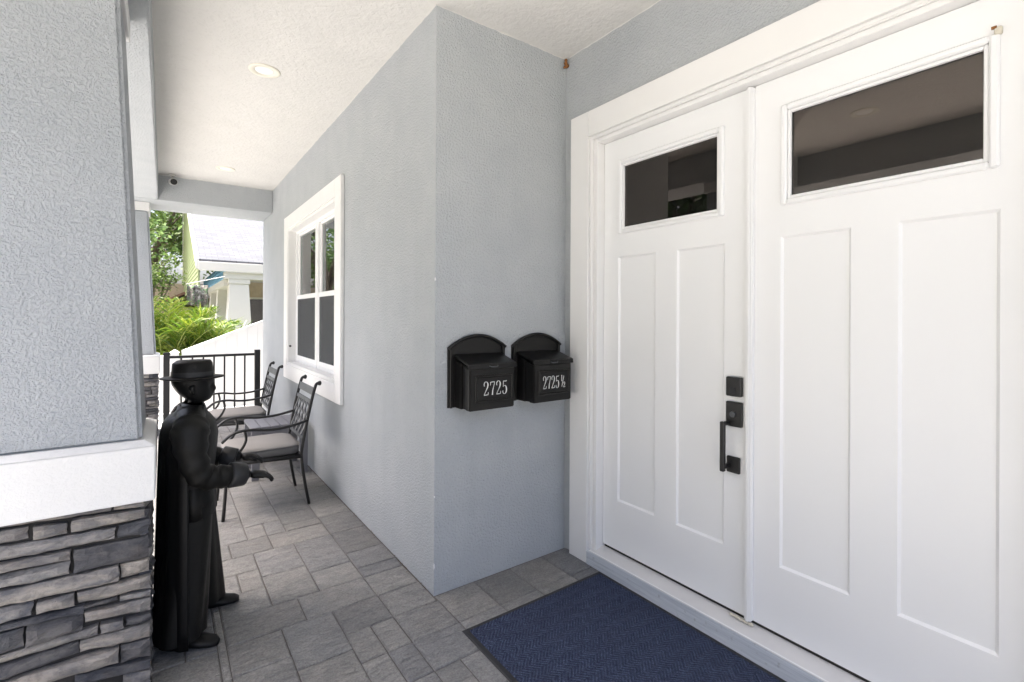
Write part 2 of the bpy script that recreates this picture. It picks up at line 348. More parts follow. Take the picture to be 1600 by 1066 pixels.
# ------------------------------------------------------------------ paved porch floor
pav = struct(box('porch_paving', MAT['soil'], None, -1.72, D+.06, -5.2, YE, -.30, -.007))
XL = [0, -.118, -.237, -.351, -.465, -.578, -.69, -.80, -.908, -.942, -1.057, -1.172, -1.287, -1.402, -1.517, -1.632, -1.715]
XR = [0, .118, .236, .354, .472, .590, .708, .826, .93]
xs = sorted(set(XL+XR)); UY = .1075; Y0 = -.05
K0, K1 = -47, 49
def yk(k): return Y0+UY*k
occ = {}
pieces = []
def xi(x): return min(range(len(xs)), key=lambda i: abs(xs[i]-x))
def put(x0, x1, k0, k1):
    a, b = xi(x0), xi(x1)
    cells = [(i, k) for i in range(a, b) for k in range(k0, k1)]
    if any(c in occ for c in cells): return False
    for c in cells: occ[c] = 1
    pieces.append((xs[a], xs[b], yk(k0), yk(k1))); return True
hand = [(-.237, 0, -4, -2), (-.237, 0, -2, 0), (-.237, 0, 0, 2), (-.237, 0, 2, 4), (-.237, 0, 4, 5), (-.237, 0, 5, 7), (-.237, 0, 7, 10), (-.237, 0, 10, 13), (-.237, 0, 13, 16),
        (-.578, -.237, 2, 4), (-.465, -.237, 4, 6), (-.465, -.237, 6, 10), (-.578, -.237, 10, 12), (-.465, -.237, 12, 13), (-.465, -.237, 13, 15), (-.465, -.237, 15, 17),
        (-.465, -.237, 0, 2), (-.465, -.351, -2, 0), (-.351, -.237, -2, 0), (-.465, -.351, -4, -2), (-.351, -.237, -4, -2),
        (-.69, -.465, 4, 7), (-.69, -.465, 7, 10), (-.69, -.465, -1, 2), (-.69, -.465, -4, -1), (-.908, -.578, 2, 4), (-.908, -.69, 0, 2), (-.908, -.69, -3, 0),
        (-.80, -.578, 10, 12), (-.69, -.465, 14, 17), (-.69, -.578, 12, 14), (-.578, -.465, 12, 14), (-.908, -.69, 4, 6), (-.908, -.80, 6, 8), (-.80, -.69, 6, 8), (-.908, -.69, 8, 10),
        (-.942, -.908, -6, 0), (-.942, -.908, 0, 5), (-.942, -.908, 5, 11), (0, .236, -2, 0), (.236, .472, -2, 0), (.472, .708, -2, 0), (.708, .93, -2, 0), (0, .236, -5, -2)]
for i in range(xi(0), len(xs)-1):
    for k in range(0, K1+2): occ[(i, k)] = 1
for h in hand: put(*h)
for k in range(-45, 49, 5): put(-.942, -.908, k, k+5)
sizes = [(2, 3), (2, 2), (3, 2), (2, 2), (2, 4), (1, 2), (2, 1), (3, 3), (1, 1)]
gap_i = xi(-.942)
for k in range(K0, K1+1):
    for i in range(len(xs)-1):
        if (i, k) in occ: continue
        opts = sizes[:]; random.shuffle(opts); opts.sort(key=lambda s_: -(s_[0]*s_[1] > 1))
        for a, b in opts+[(1, 1)]:
            if i+a > len(xs)-1 or k+b > K1+1: continue
            if i < gap_i < i+a: continue
            if xs[i] < 0 < xs[i+a]: continue
            if put(xs[i], xs[i+a], k, k+b): break
def paver_mb(x0, x1, y0, y1, mb=None, cx=0, cy=0):
    mb = mb or MB(); g = .0022; c = .0055; z = random.uniform(-.0012, .0012)
    j = lambda: random.uniform(-.0014, .0014)
    o = [(x0+g+j(), y0+g+j()), (x1-g+j(), y0+g+j()), (x1-g+j(), y1-g+j()), (x0+g+j(), y1-g+j())]
    i_ = [(o[0][0]+c, o[0][1]+c), (o[1][0]-c, o[1][1]+c), (o[2][0]-c, o[2][1]-c), (o[3][0]+c, o[3][1]-c)]
    tl = [random.uniform(-.001, .001) for _ in range(4)]
    v = [(p[0]-cx, p[1]-cy, -.05) for p in o]+[(p[0]-cx, p[1]-cy, z-.0045) for p in o]+[(p[0]-cx, p[1]-cy, z+t_) for p, t_ in zip(i_, tl)]
    f = [(0, 1, 5, 4), (1, 2, 6, 5), (2, 3, 7, 6), (3, 0, 4, 7), (4, 5, 9, 8), (5, 6, 10, 9), (6, 7, 11, 10), (7, 4, 8, 11), (8, 9, 10, 11)]
    return mb.add(v, f)
camp = Vector((-1.1354, -2.2499))
def clip(p):
    x0, x1, y0, y1 = p
    if abs(x1) < .001 and y1 > .01: x1 = -.007
    if x0 >= -.001 and abs(y1+.05) < .002: y1 = -.007
    return (x0, x1, y0, y1)
def shows(p):
    c = Vector(((p[0]+p[1])/2, (p[2]+p[3])/2)); r = c-camp
    dep = r.x*F.x+r.y*F.y; lat = r.x*R0.x+r.y*R0.y
    return (dep > 1.55 and abs(lat/dep) < 1.25, dep)
def walled(p): return p[0] >= -.001 and p[3] > -.04
pieces = [clip(p) for p in pieces if not walled(p)]
pieces = [p for p in pieces if p[3]-p[2] > .02]
vis = sorted([p for p in pieces if shows(p)[0]], key=lambda p: shows(p)[1])
near = vis[:296]; rest = [p for p in pieces if p not in near]
for p in near:
    cx, cy = (p[0]+p[1])/2, (p[2]+p[3])/2
    o = paver_mb(*p, None, cx, cy).build('paver', MAT['paver'], pav); o.location = (cx, cy, 0)
mb = MB()
for p in rest: paver_mb(*p, mb)
tag(mb.build('paver_field', MAT['paver'], pav), kind='stuff')

# ------------------------------------------------------------------ house
house = thing('house', 'grey stucco house with white ceilinged porch and white double door', 'house')
WY0, WY1, WZ0, WZ1 = 1.72, 3.55, .90, 2.39      # window opening
w1 = MB()
w1.box(0, .2, 0, WY0, -.2, 3.4).box(0, .2, WY1, YE, -.2, 3.4).box(0, .2, WY0, WY1, -.2, WZ0).box(0, .2, WY0, WY1, WZ1, 3.4)
w1.build('wall', MAT['stucco'], house)
box('wall', MAT['stucco'], house, .2, D+.2, 0, .2, -.2, 3.4)
DY0, DY1, DZ1 = -2.06, -.255, 2.475            # door opening
w2 = MB(); w2.box(D, D+.2, -3.1, DY0, -.2, 3.4).box(D, D+.2, DY1, 0, -.2, 3.4).box(D, D+.2, DY0, DY1, DZ1, 3.4)
w2.build('wall', MAT['stucco'], house)
for a in ((.2, 7, YE-.2, YE, -.2, 3.4), (6.8, 7, -3.1, YE-.2, -.2, 3.4), (D+.2, 6.8, -3.1, -2.9, -.2, 3.4)): box('wall', MAT['stucco'], house, *a)
box('ceiling', MAT['ceiling'], house, -1.19, D, 0.0, 4.6, H, H+.08)
box('ceiling', MAT['ceiling'], house, -2.1, D, -3.1, -.0005, H, H+.08)
box('beam', MAT['stucco'], house, -1.62, -1.19, 0, 4.6, BEAM, 3.4, bev=.008, seg=2)
box('beam', MAT['stucco'], house, -2.5, -2.1, -3.1, .43, BEAM, 3.4, bev=.008, seg=2)
box('beam', MAT['stucco'], house, -2.1, -1.62, .0, .43, BEAM+.002, 3.4, bev=.008, seg=2)
box('beam', MAT['stucco'], house, -1.62, 0, 4.6, YE, BEAM, 3.4, bev=.008, seg=2)
rf = MB(); rf.prism([(-1.9, -3.3, 3.4), (7.4, -3.3, 3.4), (7.4, -3.3, 3.62), (2.6, -3.3, 5.4), (-1.9, -3.3, 3.62)], (0, 9.0, 0))
rf.build('roof', MAT['shingle'], house)
MB().prism([(-2.85, -3.3, 3.401), (-1.9, -3.3, 3.401), (-1.9, -3.3, 3.9), (-2.85, -3.3, 3.55)], (0, 4.0, 0)).build('roof', MAT['shingle'], house)
# interior behind the glass: floor, ceiling, a partition and hall walls
it = MB(); it.box(.2, 6.8, .2, YE-.2, -.1, 0).box(.2, 6.8, .2, YE-.2, 2.75, 2.85).box(D+.2, 6.8, -2.9, .2, -.1, 0).box(D+.2, 6.8, -2.9, .2, 2.75, 2.85).box(2.2, 2.3, .2, YE-.2, 0, 2.75).box(D+.2, 2.2, .2, .3, 0, 2.75)
it.build('interior_walls', MAT['interior'], house)

# stucco wall seam marks: a mud wasp nest in the corner under the ceiling
nb = MB()
for k in range(14):
    a = Vector((D-.012+random.uniform(-.014, .006), -.012+random.uniform(-.016, .006), H-.02-random.random()*.045)); r = random.uniform(.005, .010)
    nb.tube([a+Vector((0, 0, -r)), a+Vector((0, 0, -r*.5)), a+Vector((0, 0, r*.5)), a+Vector((0, 0, r))], [r*.4, r, r, r*.4], 6)
tag(nb.build('wasp_nest', MAT['rust']), 'small rusty brown mud nest in the porch corner under the ceiling', 'nest')

# uneven brush line where the ceiling paint laps onto the stucco
def paint_line(a, b, nrm):
    a, b, nrm = Vector(a), Vector(b), Vector(nrm); n = max(20, int((b-a).length/.02)); m = MB(); v = []
    for i in range(n+1):
        p = a.lerp(b, i/n); dz = .005+.006*abs(noise.noise(p*9))+.004*noise.noise(p*31)
        v += [p+nrm*.0006+Vector((0, 0, -.0004)), p+nrm*.0022+Vector((0, 0, -dz*.5)), p+nrm*.0006+Vector((0, 0, -max(.002, dz)))]
    m.add(v, [(3*i+k, 3*i+k+1, 3*i+4+k, 3*i+3+k) for i in range(n) for k in (0, 1)], True); return m.build('paint_line', MAT['ceiling'], house)
paint_line((0, 0, H), (0, 4.6, H), (-1, 0, 0)); paint_line((0, 0, H), (D, 0, H), (0, -1, 0)); paint_line((D, -.002, H), (D, -3.1, H), (-1, 0, 0))
paint_line((-1.19, 4.6, H), (0, 4.6, H), (0, -1, 0)); paint_line((-1.19, 0, H), (-1.19, 4.6, H), (1, 0, 0))
# chipped corner bead
for zc, hh in ((.13, .035), (.50, .012), (1.62, .02)):
    m = MB().prism([(-.0016, -.0016, zc), (.004, -.0016, zc+hh*.3), (.003, -.0016, zc+hh*.8), (-.0016, -.0016, zc+hh), (-.0016, .003, zc+hh*.6)], (0, .001, 0)); m.build('paint_chip', MAT['trim'], house)

# ---- window (part of the house)
win = empty('window', house)
T = -.03
def wframe(name, mat, x0, x1, y0, y1, z0, z1, wy, wz0, wz1, par, bev=.003):
    for a in ((x0, x1, y0, y0+wy, z0, z1), (x0, x1, y1-wy, y1, z0, z1), (x0, x1, y0+wy, y1-wy, z0, z0+wz0), (x0, x1, y0+wy, y1-wy, z1-wz1, z1)):
        box(name, mat, par, *a, bev=bev)
wframe('trim_board', MAT['trim'], T, -.001, 1.5475, 3.708, .745, 2.534, .165, .150, .142, win)
# jamb liner
wframe('jamb', MAT['trim'], -.022, .15, 1.7135, 3.5420, .8960, 2.3910, .028, .03, .028, win, .002)
for (a, b) in ((1.742, 2.600), (2.642, 3.513)):
    x = .07
    z0, z1, zm = .927, 2.362, 1.64
    # outer frame, upper sash, lower sash
    wframe('sash_frame', MAT['vinyl'], x-.012, x+.05, a, b, z0, z1, .028, .03, .03, win, .002)
    wframe('sash', MAT['vinyl'], x+.012, x+.045, a+.028, b-.028, zm-.02, z1-.03, .03, .045, .02, win, .002)
    wframe('sash', MAT['vinyl'], x-.006, x+.012, a+.028, b-.028, z0+.03, zm+.02, .03, .045, .045, win, .002)
    box('pane', MAT['win_glass'], win, x+.026, x+.030, a+.052, b-.052, zm+.02, z1-.045)
    box('muntin', MAT['vinyl'], win, x+.034, x+.040, a+.055, b-.055, 1.985, 2.0)
    box('muntin', MAT['vinyl'], win, x+.034, x+.040, (a+b)/2-.007, (a+b)/2+.007, zm+.025, 1.984)
    box('muntin', MAT['vinyl'], win, x+.034, x+.040, (a+b)/2-.007, (a+b)/2+.007, 2.001, z1-.05)
    box('pane', MAT['win_glass'], win, x+.004, x+.007, a+.052, b-.052, z0+.07, zm-.02)
    box('screen', MAT['screen'], win, x-.0045, x-.0035, a+.052, b-.052, z0+.072, zm-.022)
box('mullion', MAT['vinyl'], win, .052, .12, 2.601, 2.641, .927, 2.362, bev=.002)
MB().tube([(.0, 3.512, 1.10), (.0, 3.495, 1.10), (.0, 3.485, 1.095)], [.012, .012, .006], 8).build('sensor_knob', MAT['black_metal'], win)
# curtains hung inside: folded cloth panels
def curtain(y0, y1, x, z0, z1, amp, folds):
    n = folds*8; rows = []
    for z in (z0, (z0+z1)/2, z1):
        rows.append([(x+amp*math.sin(i/n*folds*2*math.pi)+.01*math.sin(i*1.7), y0+(y1-y0)*i/n, z) for i in range(n+1)])
    m = MB(); N = n+1
    m.add([p for r in rows for p in r], [(r*N+i, r*N+i+1, (r+1)*N+i+1, (r+1)*N+i) for r in range(2) for i in range(n)], True)
    return m.build('curtain', MAT['curtain'], win)
curtain(1.98, 2.36, .16, .3, 2.5, .016, 5)
MB().tube([(.18, 1.6, 2.5), (.18, 3.7, 2.5)], .012).build('curtain_rod', MAT['black_metal'], win)

# ---- door casing, jambs and sill (parts of the house)
cs = empty('door_casing', house)
CX = D-.03
box('trim_board', MAT['trim'], cs, CX, D-.001, -.225, -.076, .0, 2.638, bev=.002)
box('trim_board', MAT['trim'], cs, CX, D-.001, -2.10, -.2255, 2.490, 2.638, bev=.002)
box('trim_board', MAT['trim'], cs, CX, D-.001, -2.25, -2.1005, .0, 2.638, bev=.002)
box('bead', MAT['trim'], cs, D-.018, D+.03, -.245, -.2253, .083, 2.490, bev=.005, seg=3)
box('bead', MAT['trim'], cs, D-.018, D+.03, -2.07, -.2455, 2.470, 2.4897, bev=.005, seg=3)
box('bead', MAT['trim'], cs, D-.018, D+.03, -2.0995, -2.0705, .083, 2.490, bev=.005, seg=3)
box('jamb', MAT['trim'], cs, D-.006, D+.15, -.2765, -.2455, .086, 2.470, bev=.003)
box('jamb', MAT['trim'], cs, D-.006, D+.15, -2.037, -.2770, 2.447, 2.4695, bev=.003)
box('jamb', MAT['trim'], cs, D-.006, D+.15, -2.070, -2.0375, .086, 2.470, bev=.003)
th = empty('threshold', house)
tm = MB(); tm.prism([(.868, -.2265, 0), (.868, -.2265, .074), (.874, -.2265, .080), (D+.2, -.2265, .080), (D+.2, -.2265, 0)], (0, -1.86, 0)); tm.build('sill_step', MAT['sill'], th)
tm = MB(); tm.prism([(.876, -.246, .0805), (.876, -.246, .086), (.955, -.246, .1005), (1.06, -.246, .104), (1.06, -.246, .0805)], (0, -1.824, 0)); tm.build('sill_plate', MAT['sill_top'], th, .001)
box('sill_edge', MAT['trim'], th, .8665, .8755, -2.069, -.2462, .0802, .0875, bev=.002)
box('gap_strip', MAT['dark_gap'], th, .962, .99, -2.03, -.283, .1012, .1195)  # dark strip standing in for the shaded gap under the doors

# ---- doors
FX = .950
def leaf(y_hi, y_lo, active):
    """door leaf whose left edge (seen from outside) is y_hi; the hole list cuts lite and panels"""
    d = empty('door', house)
    Wd = y_hi-y_lo; zb, zt = .120, 2.444
    off = 0.0
    L_ = [('lite', y_hi-.130, y_lo+.130, 1.925, 2.300), ('panel', y_hi-.108, y_hi-.362, .398, 1.778), ('panel', y_lo+.362, y_lo+.108, .398, 1.778)]
    ys = sorted({y_lo, y_hi, *[q for e in L_ for q in e[1:3]]}); zs = sorted({zb, zt, *[q for e in L_ for q in e[3:5]]})
    inh = lambda yc, zc: any(min(e[1], e[2]) < yc < max(e[1], e[2]) and e[3] < zc < e[4] for e in L_)
    bm = bmesh.new(); vd = {}
    def V(x, y, z):
        k = (round(x, 4), round(y, 4), round(z, 4))
        if k not in vd: vd[k] = bm.verts.new((x, y, z))
        return vd[k]
    for i in range(len(ys)-1):
        for j in range(len(zs)-1):
            if inh((ys[i]+ys[i+1])/2, (zs[j]+zs[j+1])/2): continue
            bm.faces.new([V(FX, ys[i], zs[j]), V(FX, ys[i], zs[j+1]), V(FX, ys[i+1], zs[j+1]), V(FX, ys[i+1], zs[j])])
    # outer returns
    def quad(a, b, c, e): bm.faces.new([V(*a), V(*b), V(*c), V(*e)])
    B = FX+.044
    for i in range(len(ys)-1):
        quad((FX, ys[i], zb), (FX, ys[i+1], zb), (B, ys[i+1], zb), (B, ys[i], zb)); quad((FX, ys[i], zt), (B, ys[i], zt), (B, ys[i+1], zt), (FX, ys[i+1], zt))
    for j in range(len(zs)-1):
        quad((FX, y_lo, zs[j]), (B, y_lo, zs[j]), (B, y_lo, zs[j+1]), (FX, y_lo, zs[j+1])); quad((FX, y_hi, zs[j]), (FX, y_hi, zs[j+1]), (B, y_hi, zs[j+1]), (B, y_hi, zs[j]))
    # sloped reveals of the recessed panels
    for kd, ya, yb, z0, z1 in L_:
        lo, hi = min(ya, yb), max(ya, yb); s = .009 if kd == 'panel' else 0; dp = .010 if kd == 'panel' else .044
        o = [(FX, lo, z0), (FX, hi, z0), (FX, hi, z1), (FX, lo, z1)]; i_ = [(FX+dp, lo+s, z0+s), (FX+dp, hi-s, z0+s), (FX+dp, hi-s, z1-s), (FX+dp, lo+s, z1-s)]
        for a in range(4): quad(o[a], o[(a+1) % 4], i_[(a+1) % 4], i_[a])
        if kd == 'panel': box('panel', MAT['door'], d, FX+.0098, FX+.030, lo+s-.001, hi-s+.001, z0+s-.001, z1-s+.001)
    bmesh.ops.recalc_face_normals(bm, faces=bm.faces); me = bpy.data.meshes.new('leaf'); bm.to_mesh(me); bm.free()
    link('leaf', me, MAT['door'], d)
    # lite frame: proud moulding with two steps
    kd, a, b, z0, z1 = L_[0]; lo, hi = min(a, b), max(a, b)
    def ring(name, x0, x1, e0, e1, bev):
        lo0, hi0, za, zb_ = lo-e0, hi+e0, z0-e0, z1+e0; w_ = e0+e1
        for q in ((x0, x1, lo0, lo0+w_, za, zb_), (x0, x1, hi0-w_, hi0, za, zb_), (x0, x1, lo0+w_, hi0-w_, za, za+w_), (x0, x1, lo0+w_, hi0-w_, zb_-w_, zb_)):
            box(name, MAT['door'], d, *q, bev=bev)
    ring('lite_frame', FX-.014, FX+.010, .020, .004, .006)
    ring('lite_bead', FX-.004, FX+.012, -.0045, .017, .003)
    box('pane', MAT['door_glass'], d, FX+.013, FX+.018, lo+.004, hi-.004, z0+.004, z1-.004)
    return d
dl = leaf(-.280, -1.134, True); dr = leaf(-1.166, -2.034, False)
MB().box(FX-.022, FX+.03, -1.1655, -1.1345, .118, 2.440).build('astragal', MAT['door'], dr, .004, 2)
MB().box(FX-.028, FX-.0222, -1.157, -1.143, .118, 2.440).build('astragal_bead', MAT['door'], dr, .002, 2)
MB().box(FX-.017, FX-.0005, -1.930, -1.912, 2.312, 2.335).build('frame_clip', MAT['caulk'], dr, .003)
MB().box(FX-.0175, FX-.012, -1.918, -1.906, 2.331, 2.339).build('rust_mark', MAT['rust'], dr)
# bottom bolt dirt / caulk at astragal foot
cb = MB()
for k in range(9):
    p = Vector((FX-.014-.004*random.random(), -1.165+.09*k/8, .106)); r = random.uniform(.006, .010)
    cb.tube([p+Vector((0, -r, 0)), p+Vector((0, -r*.4, .002)), p+Vector((0, r*.4, .002)), p+Vector((0, r, 0))], [r*.4, r*.8, r*.8, r*.4], 6)
cb.build('caulk_bead', MAT['caulk'], dr)
# lock set
hs = lambda n, *a, **k: box(n, MAT['black_metal'], dl, *a, **k)
hs('keypad_plate', FX-.024, FX-.0005, -1.118, -1.047, 1.086, 1.172, bev=.004)
hs('lock_plate', FX-.018, FX-.0005, -1.118, -1.044, .950, 1.060, bev=.003)
hs('lower_plate', FX-.014, FX-.0005, -1.107, -1.046, .741, .813, bev=.003)
MB().tube([(FX-.018, -1.080, 1.006), (FX-.026, -1.080, 1.006)], [.014, .013], 16).build('key_cylinder', MAT['lattice'], dl)
MB().box(FX-.030, FX-.024, -1.094, -1.070, 1.100, 1.128).build('keypad', MAT['rubber'], dl, .002)
ph = MB().box(FX-.070, FX-.050, -1.066, -1.046, .752, .974).box(FX-.0505, FX-.016, -1.065, -1.047, .955, .972).box(FX-.0505, FX-.012, -1.065, -1.047, .762, .779)
ph.build('pull_handle', MAT['black_metal'], dl, .003)

# ------------------------------------------------------------------ porch columns
def stone_obj(par, u0, u1, zl0, zl1, zr0, zr1, depth, origin, ud, nd, mat, seed):
    """one ledge stone: u along ud, height z, proud by depth along nd"""
    n_u = max(3, min(14, int((u1-u0)/.028))); n_v = 4
    g = .0022; rnd = random.Random(seed)
    cu = (u0+u1)/2; cz = (zl0+zl1+zr0+zr1)/4
    V = []; Fc = []
    def P(a, b, d):
        u = u0+g+(u1-u0-2*g)*a; zb = zl0+(zr0-zl0)*a+g; zt = zl1+(zr1-zl1)*a-g; return u, zb+(zt-zb)*b, d
    so = Vector((seed*3.17, seed*1.3, 0)); tilt = rnd.uniform(-.010, .010); tv = rnd.uniform(-.006, .008)
    for j in range(n_v+1):
        for i in range(n_u+1):
            a, b = i/n_u, j/n_v; u, z, d = P(a, b, depth)
            e = min(min(a, 1-a)*(u1-u0)/.016, min(b, 1-b)*(zl1-zl0)/.012, 1)
            d += tilt*(a-.5)*2 + tv*(b-.5)*2 + noise.noise(Vector((u*16, z*30, 0))+so)*.008 + noise.noise(Vector((u*45, z*60, 3))+so)*.004
            d -= (1-e)**1.5*rnd.uniform(.008, .016)
            jit = noise.noise(Vector((u*26, z*26, 7))+so)*.0035
            zz = z+(jit if j in (0, n_v) else 0); uu = u+(noise.noise(Vector((z*40, u, 9))+so)*.006 if i in (0, n_u) else 0)
            V.append((uu-cu, zz-cz, d))
    N = n_u+1
    Fc = [(j*N+i, j*N+i+1, (j+1)*N+i+1, (j+1)*N+i) for j in range(n_v) for i in range(n_u)]
    bd = [i for i in range(N)]+[j*N+n_u for j in range(1, n_v+1)]+[n_v*N+i for i in range(n_u-1, -1, -1)]+[j*N for j in range(n_v-1, 0, -1)]
    o = len(V)
    for q in bd: V.append((V[q][0], V[q][1], -.004))
    m = len(bd)
    Fc += [(bd[k], bd[(k+1) % m], o+(k+1) % m, o+k) for k in range(m)]
    ud = Vector(ud); nd = Vector(nd); mb = MB(); mb.add([ud*p[0]+Vector((0, 0, p[1]))+nd*p[2] for p in V], Fc, False)
    ob = mb.build('stone', mat, par); ob.location = Vector(origin)+ud*cu+Vector((0, 0, cz))
    for p in ob.data.polygons: p.use_smooth = False
    return ob
def courses(u0, u1, z0, z1, rnd):
    """random ledge-stone coursing"""
    out = []; z = z0
    while z < z1-.012:
        h = rnd.choice([.028, .034, .042, .05, .056]); h = min(h, z1-z)
        if z1-z-h < .02: h = z1-z
        u = u0
        while u < u1-.02:
            L = rnd.uniform(.07, .26); L = min(L, u1-u)
            if u1-u-L < .05: L = u1-u
            if h > .045 and L < .2 and rnd.random() < .3:
                s_ = h*rnd.uniform(.4, .6); out.append((u, u+L, z, z+s_)); out.append((u, u+L, z+s_, z+h))
            else: out.append((u, u+L, z, z+h))
            u += L
        z += h
    return out
BZ0, BZ1 = .745, .968
def column(px, py, label, traced=None, seed=1):
    """px,py: front-right corner of the white band"""
    W = .55; cx, cy = px-W/2, py+W/2
    c = thing('porch_column', label, 'column', (cx, cy, 0), group='tapered porch columns')
    box('stone_core', MAT['mortar'], c, -W/2+.03, W/2-.045, -W/2+.045, W/2-.03, -.05, BZ0)
    bb = MB(); bb.frustum((-W/2, W/2, -W/2, W/2), (-W/2, W/2, -W/2, W/2), BZ0, BZ1-.018); bb.build('band', MAT['band'], c, .004, 2)
    bt = MB(); bt.frustum((-W/2+.001, W/2-.001, -W/2+.001, W/2-.001), (-W/2+.035, W/2-.035, -W/2+.035, W/2-.035), BZ1-.018, BZ1); bt.build('band_wash', MAT['band'], c)
    b_, t_ = .235, .158
    sh = MB(); sh.frustum((-b_, b_, -b_, b_), (-t_, t_, -.215, .215), BZ1-.005, 2.66); sh.build('shaft', MAT['stucco_pillar'], c, .014, 3)
    box('capital', MAT['band'], c, -.172, .172, -.238, .238, 2.66, BEAM, bev=.003)
    rnd = random.Random(seed); k = seed*100
    fo = (0, -W/2+.045, 0); so = (W/2-.045, 0, 0)
    front = traced if traced else [(a, b, z0, z1, z0, z1, None) for a, b, z0, z1 in courses(-W/2+.012, W/2-.012, 0.001, BZ0-.001, rnd)]
    for s_ in front:
        k += 1
        dark = s_[6] if s_[6] is not None else rnd.random() < .42
        stone_obj(c, *s_[:6], rnd.uniform(.024, .038), fo, (1, 0, 0), (0, -1, 0), MAT['stone_dark'] if dark else MAT['stone'], k)
    for a, b, z0, z1 in courses(-W/2+.046, W/2-.03, 0.001, BZ0-.001, rnd):
        k += 1
        stone_obj(c, a, b, z0, z1, z0, z1, rnd.uniform(.022, .036), so, (0, 1, 0), (1, 0, 0), MAT['stone_dark'] if rnd.random() < .42 else MAT['stone'], k)
    return c
NPX, NPY = -1.158, 0.0
def front_stones():
    """ledge stones of the near column, measured as rectangles of x and height on its front face"""
    T_ = [(0, 412, 455, 350, 375, 440, 0), (462, 345, 592, 325, 350, 372, 0), (0, 447, 112, 435, 490, 508, 0), (130, 435, 273, 418, 468, 490, 0), (285, 405, 594, 358, 400, 460, 0),
          (0, 513, 472, 437, 487, 577, 0), (478, 430, 612, 402, 460, 487, 1), (0, 582, 291, 528, 574, 630, 0), (297, 533, 612, 474, 562, 622, 1), (0, 637, 285, 575, 632, 692, 0),
          (0, 699, 488, 590, 655, 762, 0), (493, 587, 614, 562, 618, 650, 0), (315, 702, 622, 628, 686, 757, 0), (0, 768, 132, 742, 800, 835, 0), (146, 744, 307, 704, 762, 795, 0),
          (340, 762, 484, 722, 748, 780, 1), (488, 716, 620, 690, 720, 746, 0), (0, 840, 342, 758, 786, 864, 1), (346, 784, 626, 722, 780, 834, 0), (0, 869, 97, 845, 928, 965, 1),
          (101, 845, 342, 790, 860, 930, 1), (0, 970, 404, 838, 882, 1010, 0), (408, 836, 508, 814, 855, 880, 0), (512, 812, 624, 786, 825, 852, 1), (326, 908, 624, 827, 886, 958, 0),
          (0, 1018, 320, 912, 965, 1075, 1), (0, 1080, 488, 925, 992, 1135, 0), (492, 922, 624, 888, 968, 1004, 1), (302, 1052, 628, 970, 1008, 1098, 1), (500, 1042, 636, 1008, 1062, 1096, 0)]
    K = 2.627; f = 753.924; out = []; yf = NPY+.012
    C = M.translation
    def un(zx, zy):
        u, v = zx/K, 660+zy/K; d_ = F+(u-800)/f*Rr+(494.284-v)/f*Ur; t = (yf-C.y)/d_.y; p = C+d_*t; return p.x-(NPX-.275), p.z
    for x0, yt0, x1, yt1, yb1, yb0, dk in T_:
        a, zl1 = un(x0, yt0); _, zl0 = un(x0, yb0); b, zr1 = un(x1, yt1); _, zr0 = un(x1, yb1)
        if x0 == 0: a -= random.Random(x1).uniform(.02, .16)
        a = max(a, -.263); b = min(b, .263)
        out.append((a, b, zl0, zl1, min(zr0, BZ0-.02), min(zr1, BZ0-.002), bool(dk)))
    zmin = min(o[2] for o in out)
    rnd = random.Random(5)
    for a, b, z0, z1 in courses(-.263, .263, .001, zmin-.002, rnd): out.append((a, b, z0, z1, z0, z1, None))
    # left remainder outside the picture
    lft = min(o[0] for o in out)
    return out
column(NPX, NPY, 'large grey stucco column on a stacked stone base, nearest at left', front_stones(), 3)
column(-1.17, 4.80, 'small looking far grey column on stone base beside the black railing', None, 8)

# ------------------------------------------------------------------ recessed lights and security camera
def downlight(x, y, label):
    t = thing('recessed_light', label, 'ceiling light', (x, y, H), group='recessed porch lights')
    n = 28; prof = [(.095, 0), (.095, -.004), (.088, -.007), (.062, -.006), (.056, .0)]
    MB().loft([[(r*math.cos(2*math.pi*k/n), r*math.sin(2*math.pi*k/n), z-.0005) for k in range(n)] for r, z in prof], cap=False).build('trim_ring', MAT['lamp_trim'], t)
    MB().loft([[(r*math.cos(2*math.pi*k/n), r*math.sin(2*math.pi*k/n), z) for k in range(n)] for r, z in ((.058, -.001), (.05, -.003), (.02, -.0042))]).build('lens', MAT['lamp_lens'], t)
downlight(-.603, 1.275, 'round recessed ceiling light nearer the camera'); downlight(-.59, 3.89, 'round recessed ceiling light farther back, near the far beam')
downlight(-1.37, -.80, 'round recessed ceiling light over the entry, mirrored in the right door glass')
sc = thing('security_camera', 'small white and black bullet camera under the ceiling at the far beam', 'camera', (-1.06, 4.52, H))
MB().tube([(0, 0, -.001), (0, 0, -.018)], [.04, .036], 16).build('mount', MAT['cam_white'], sc)
MB().tube([(0, 0, -.016), (.002, -.004, -.05), (.004, -.02, -.065)], [.014, .014, .016], 10).build('arm', MAT['cam_white'], sc)
MB().tube([(-.006, .05, -.075), (-.002, .01, -.082), (.014, -.085, -.100), (.0145, -.088, -.1005)], [.026, .036, .038, .037], 16).build('body', MAT['cam_white'], sc)
MB().tube([(.0145, -.0885, -.1006), (.0155, -.094, -.1015)], [.034, .033], 16).build('lens', MAT['black_metal'], sc)

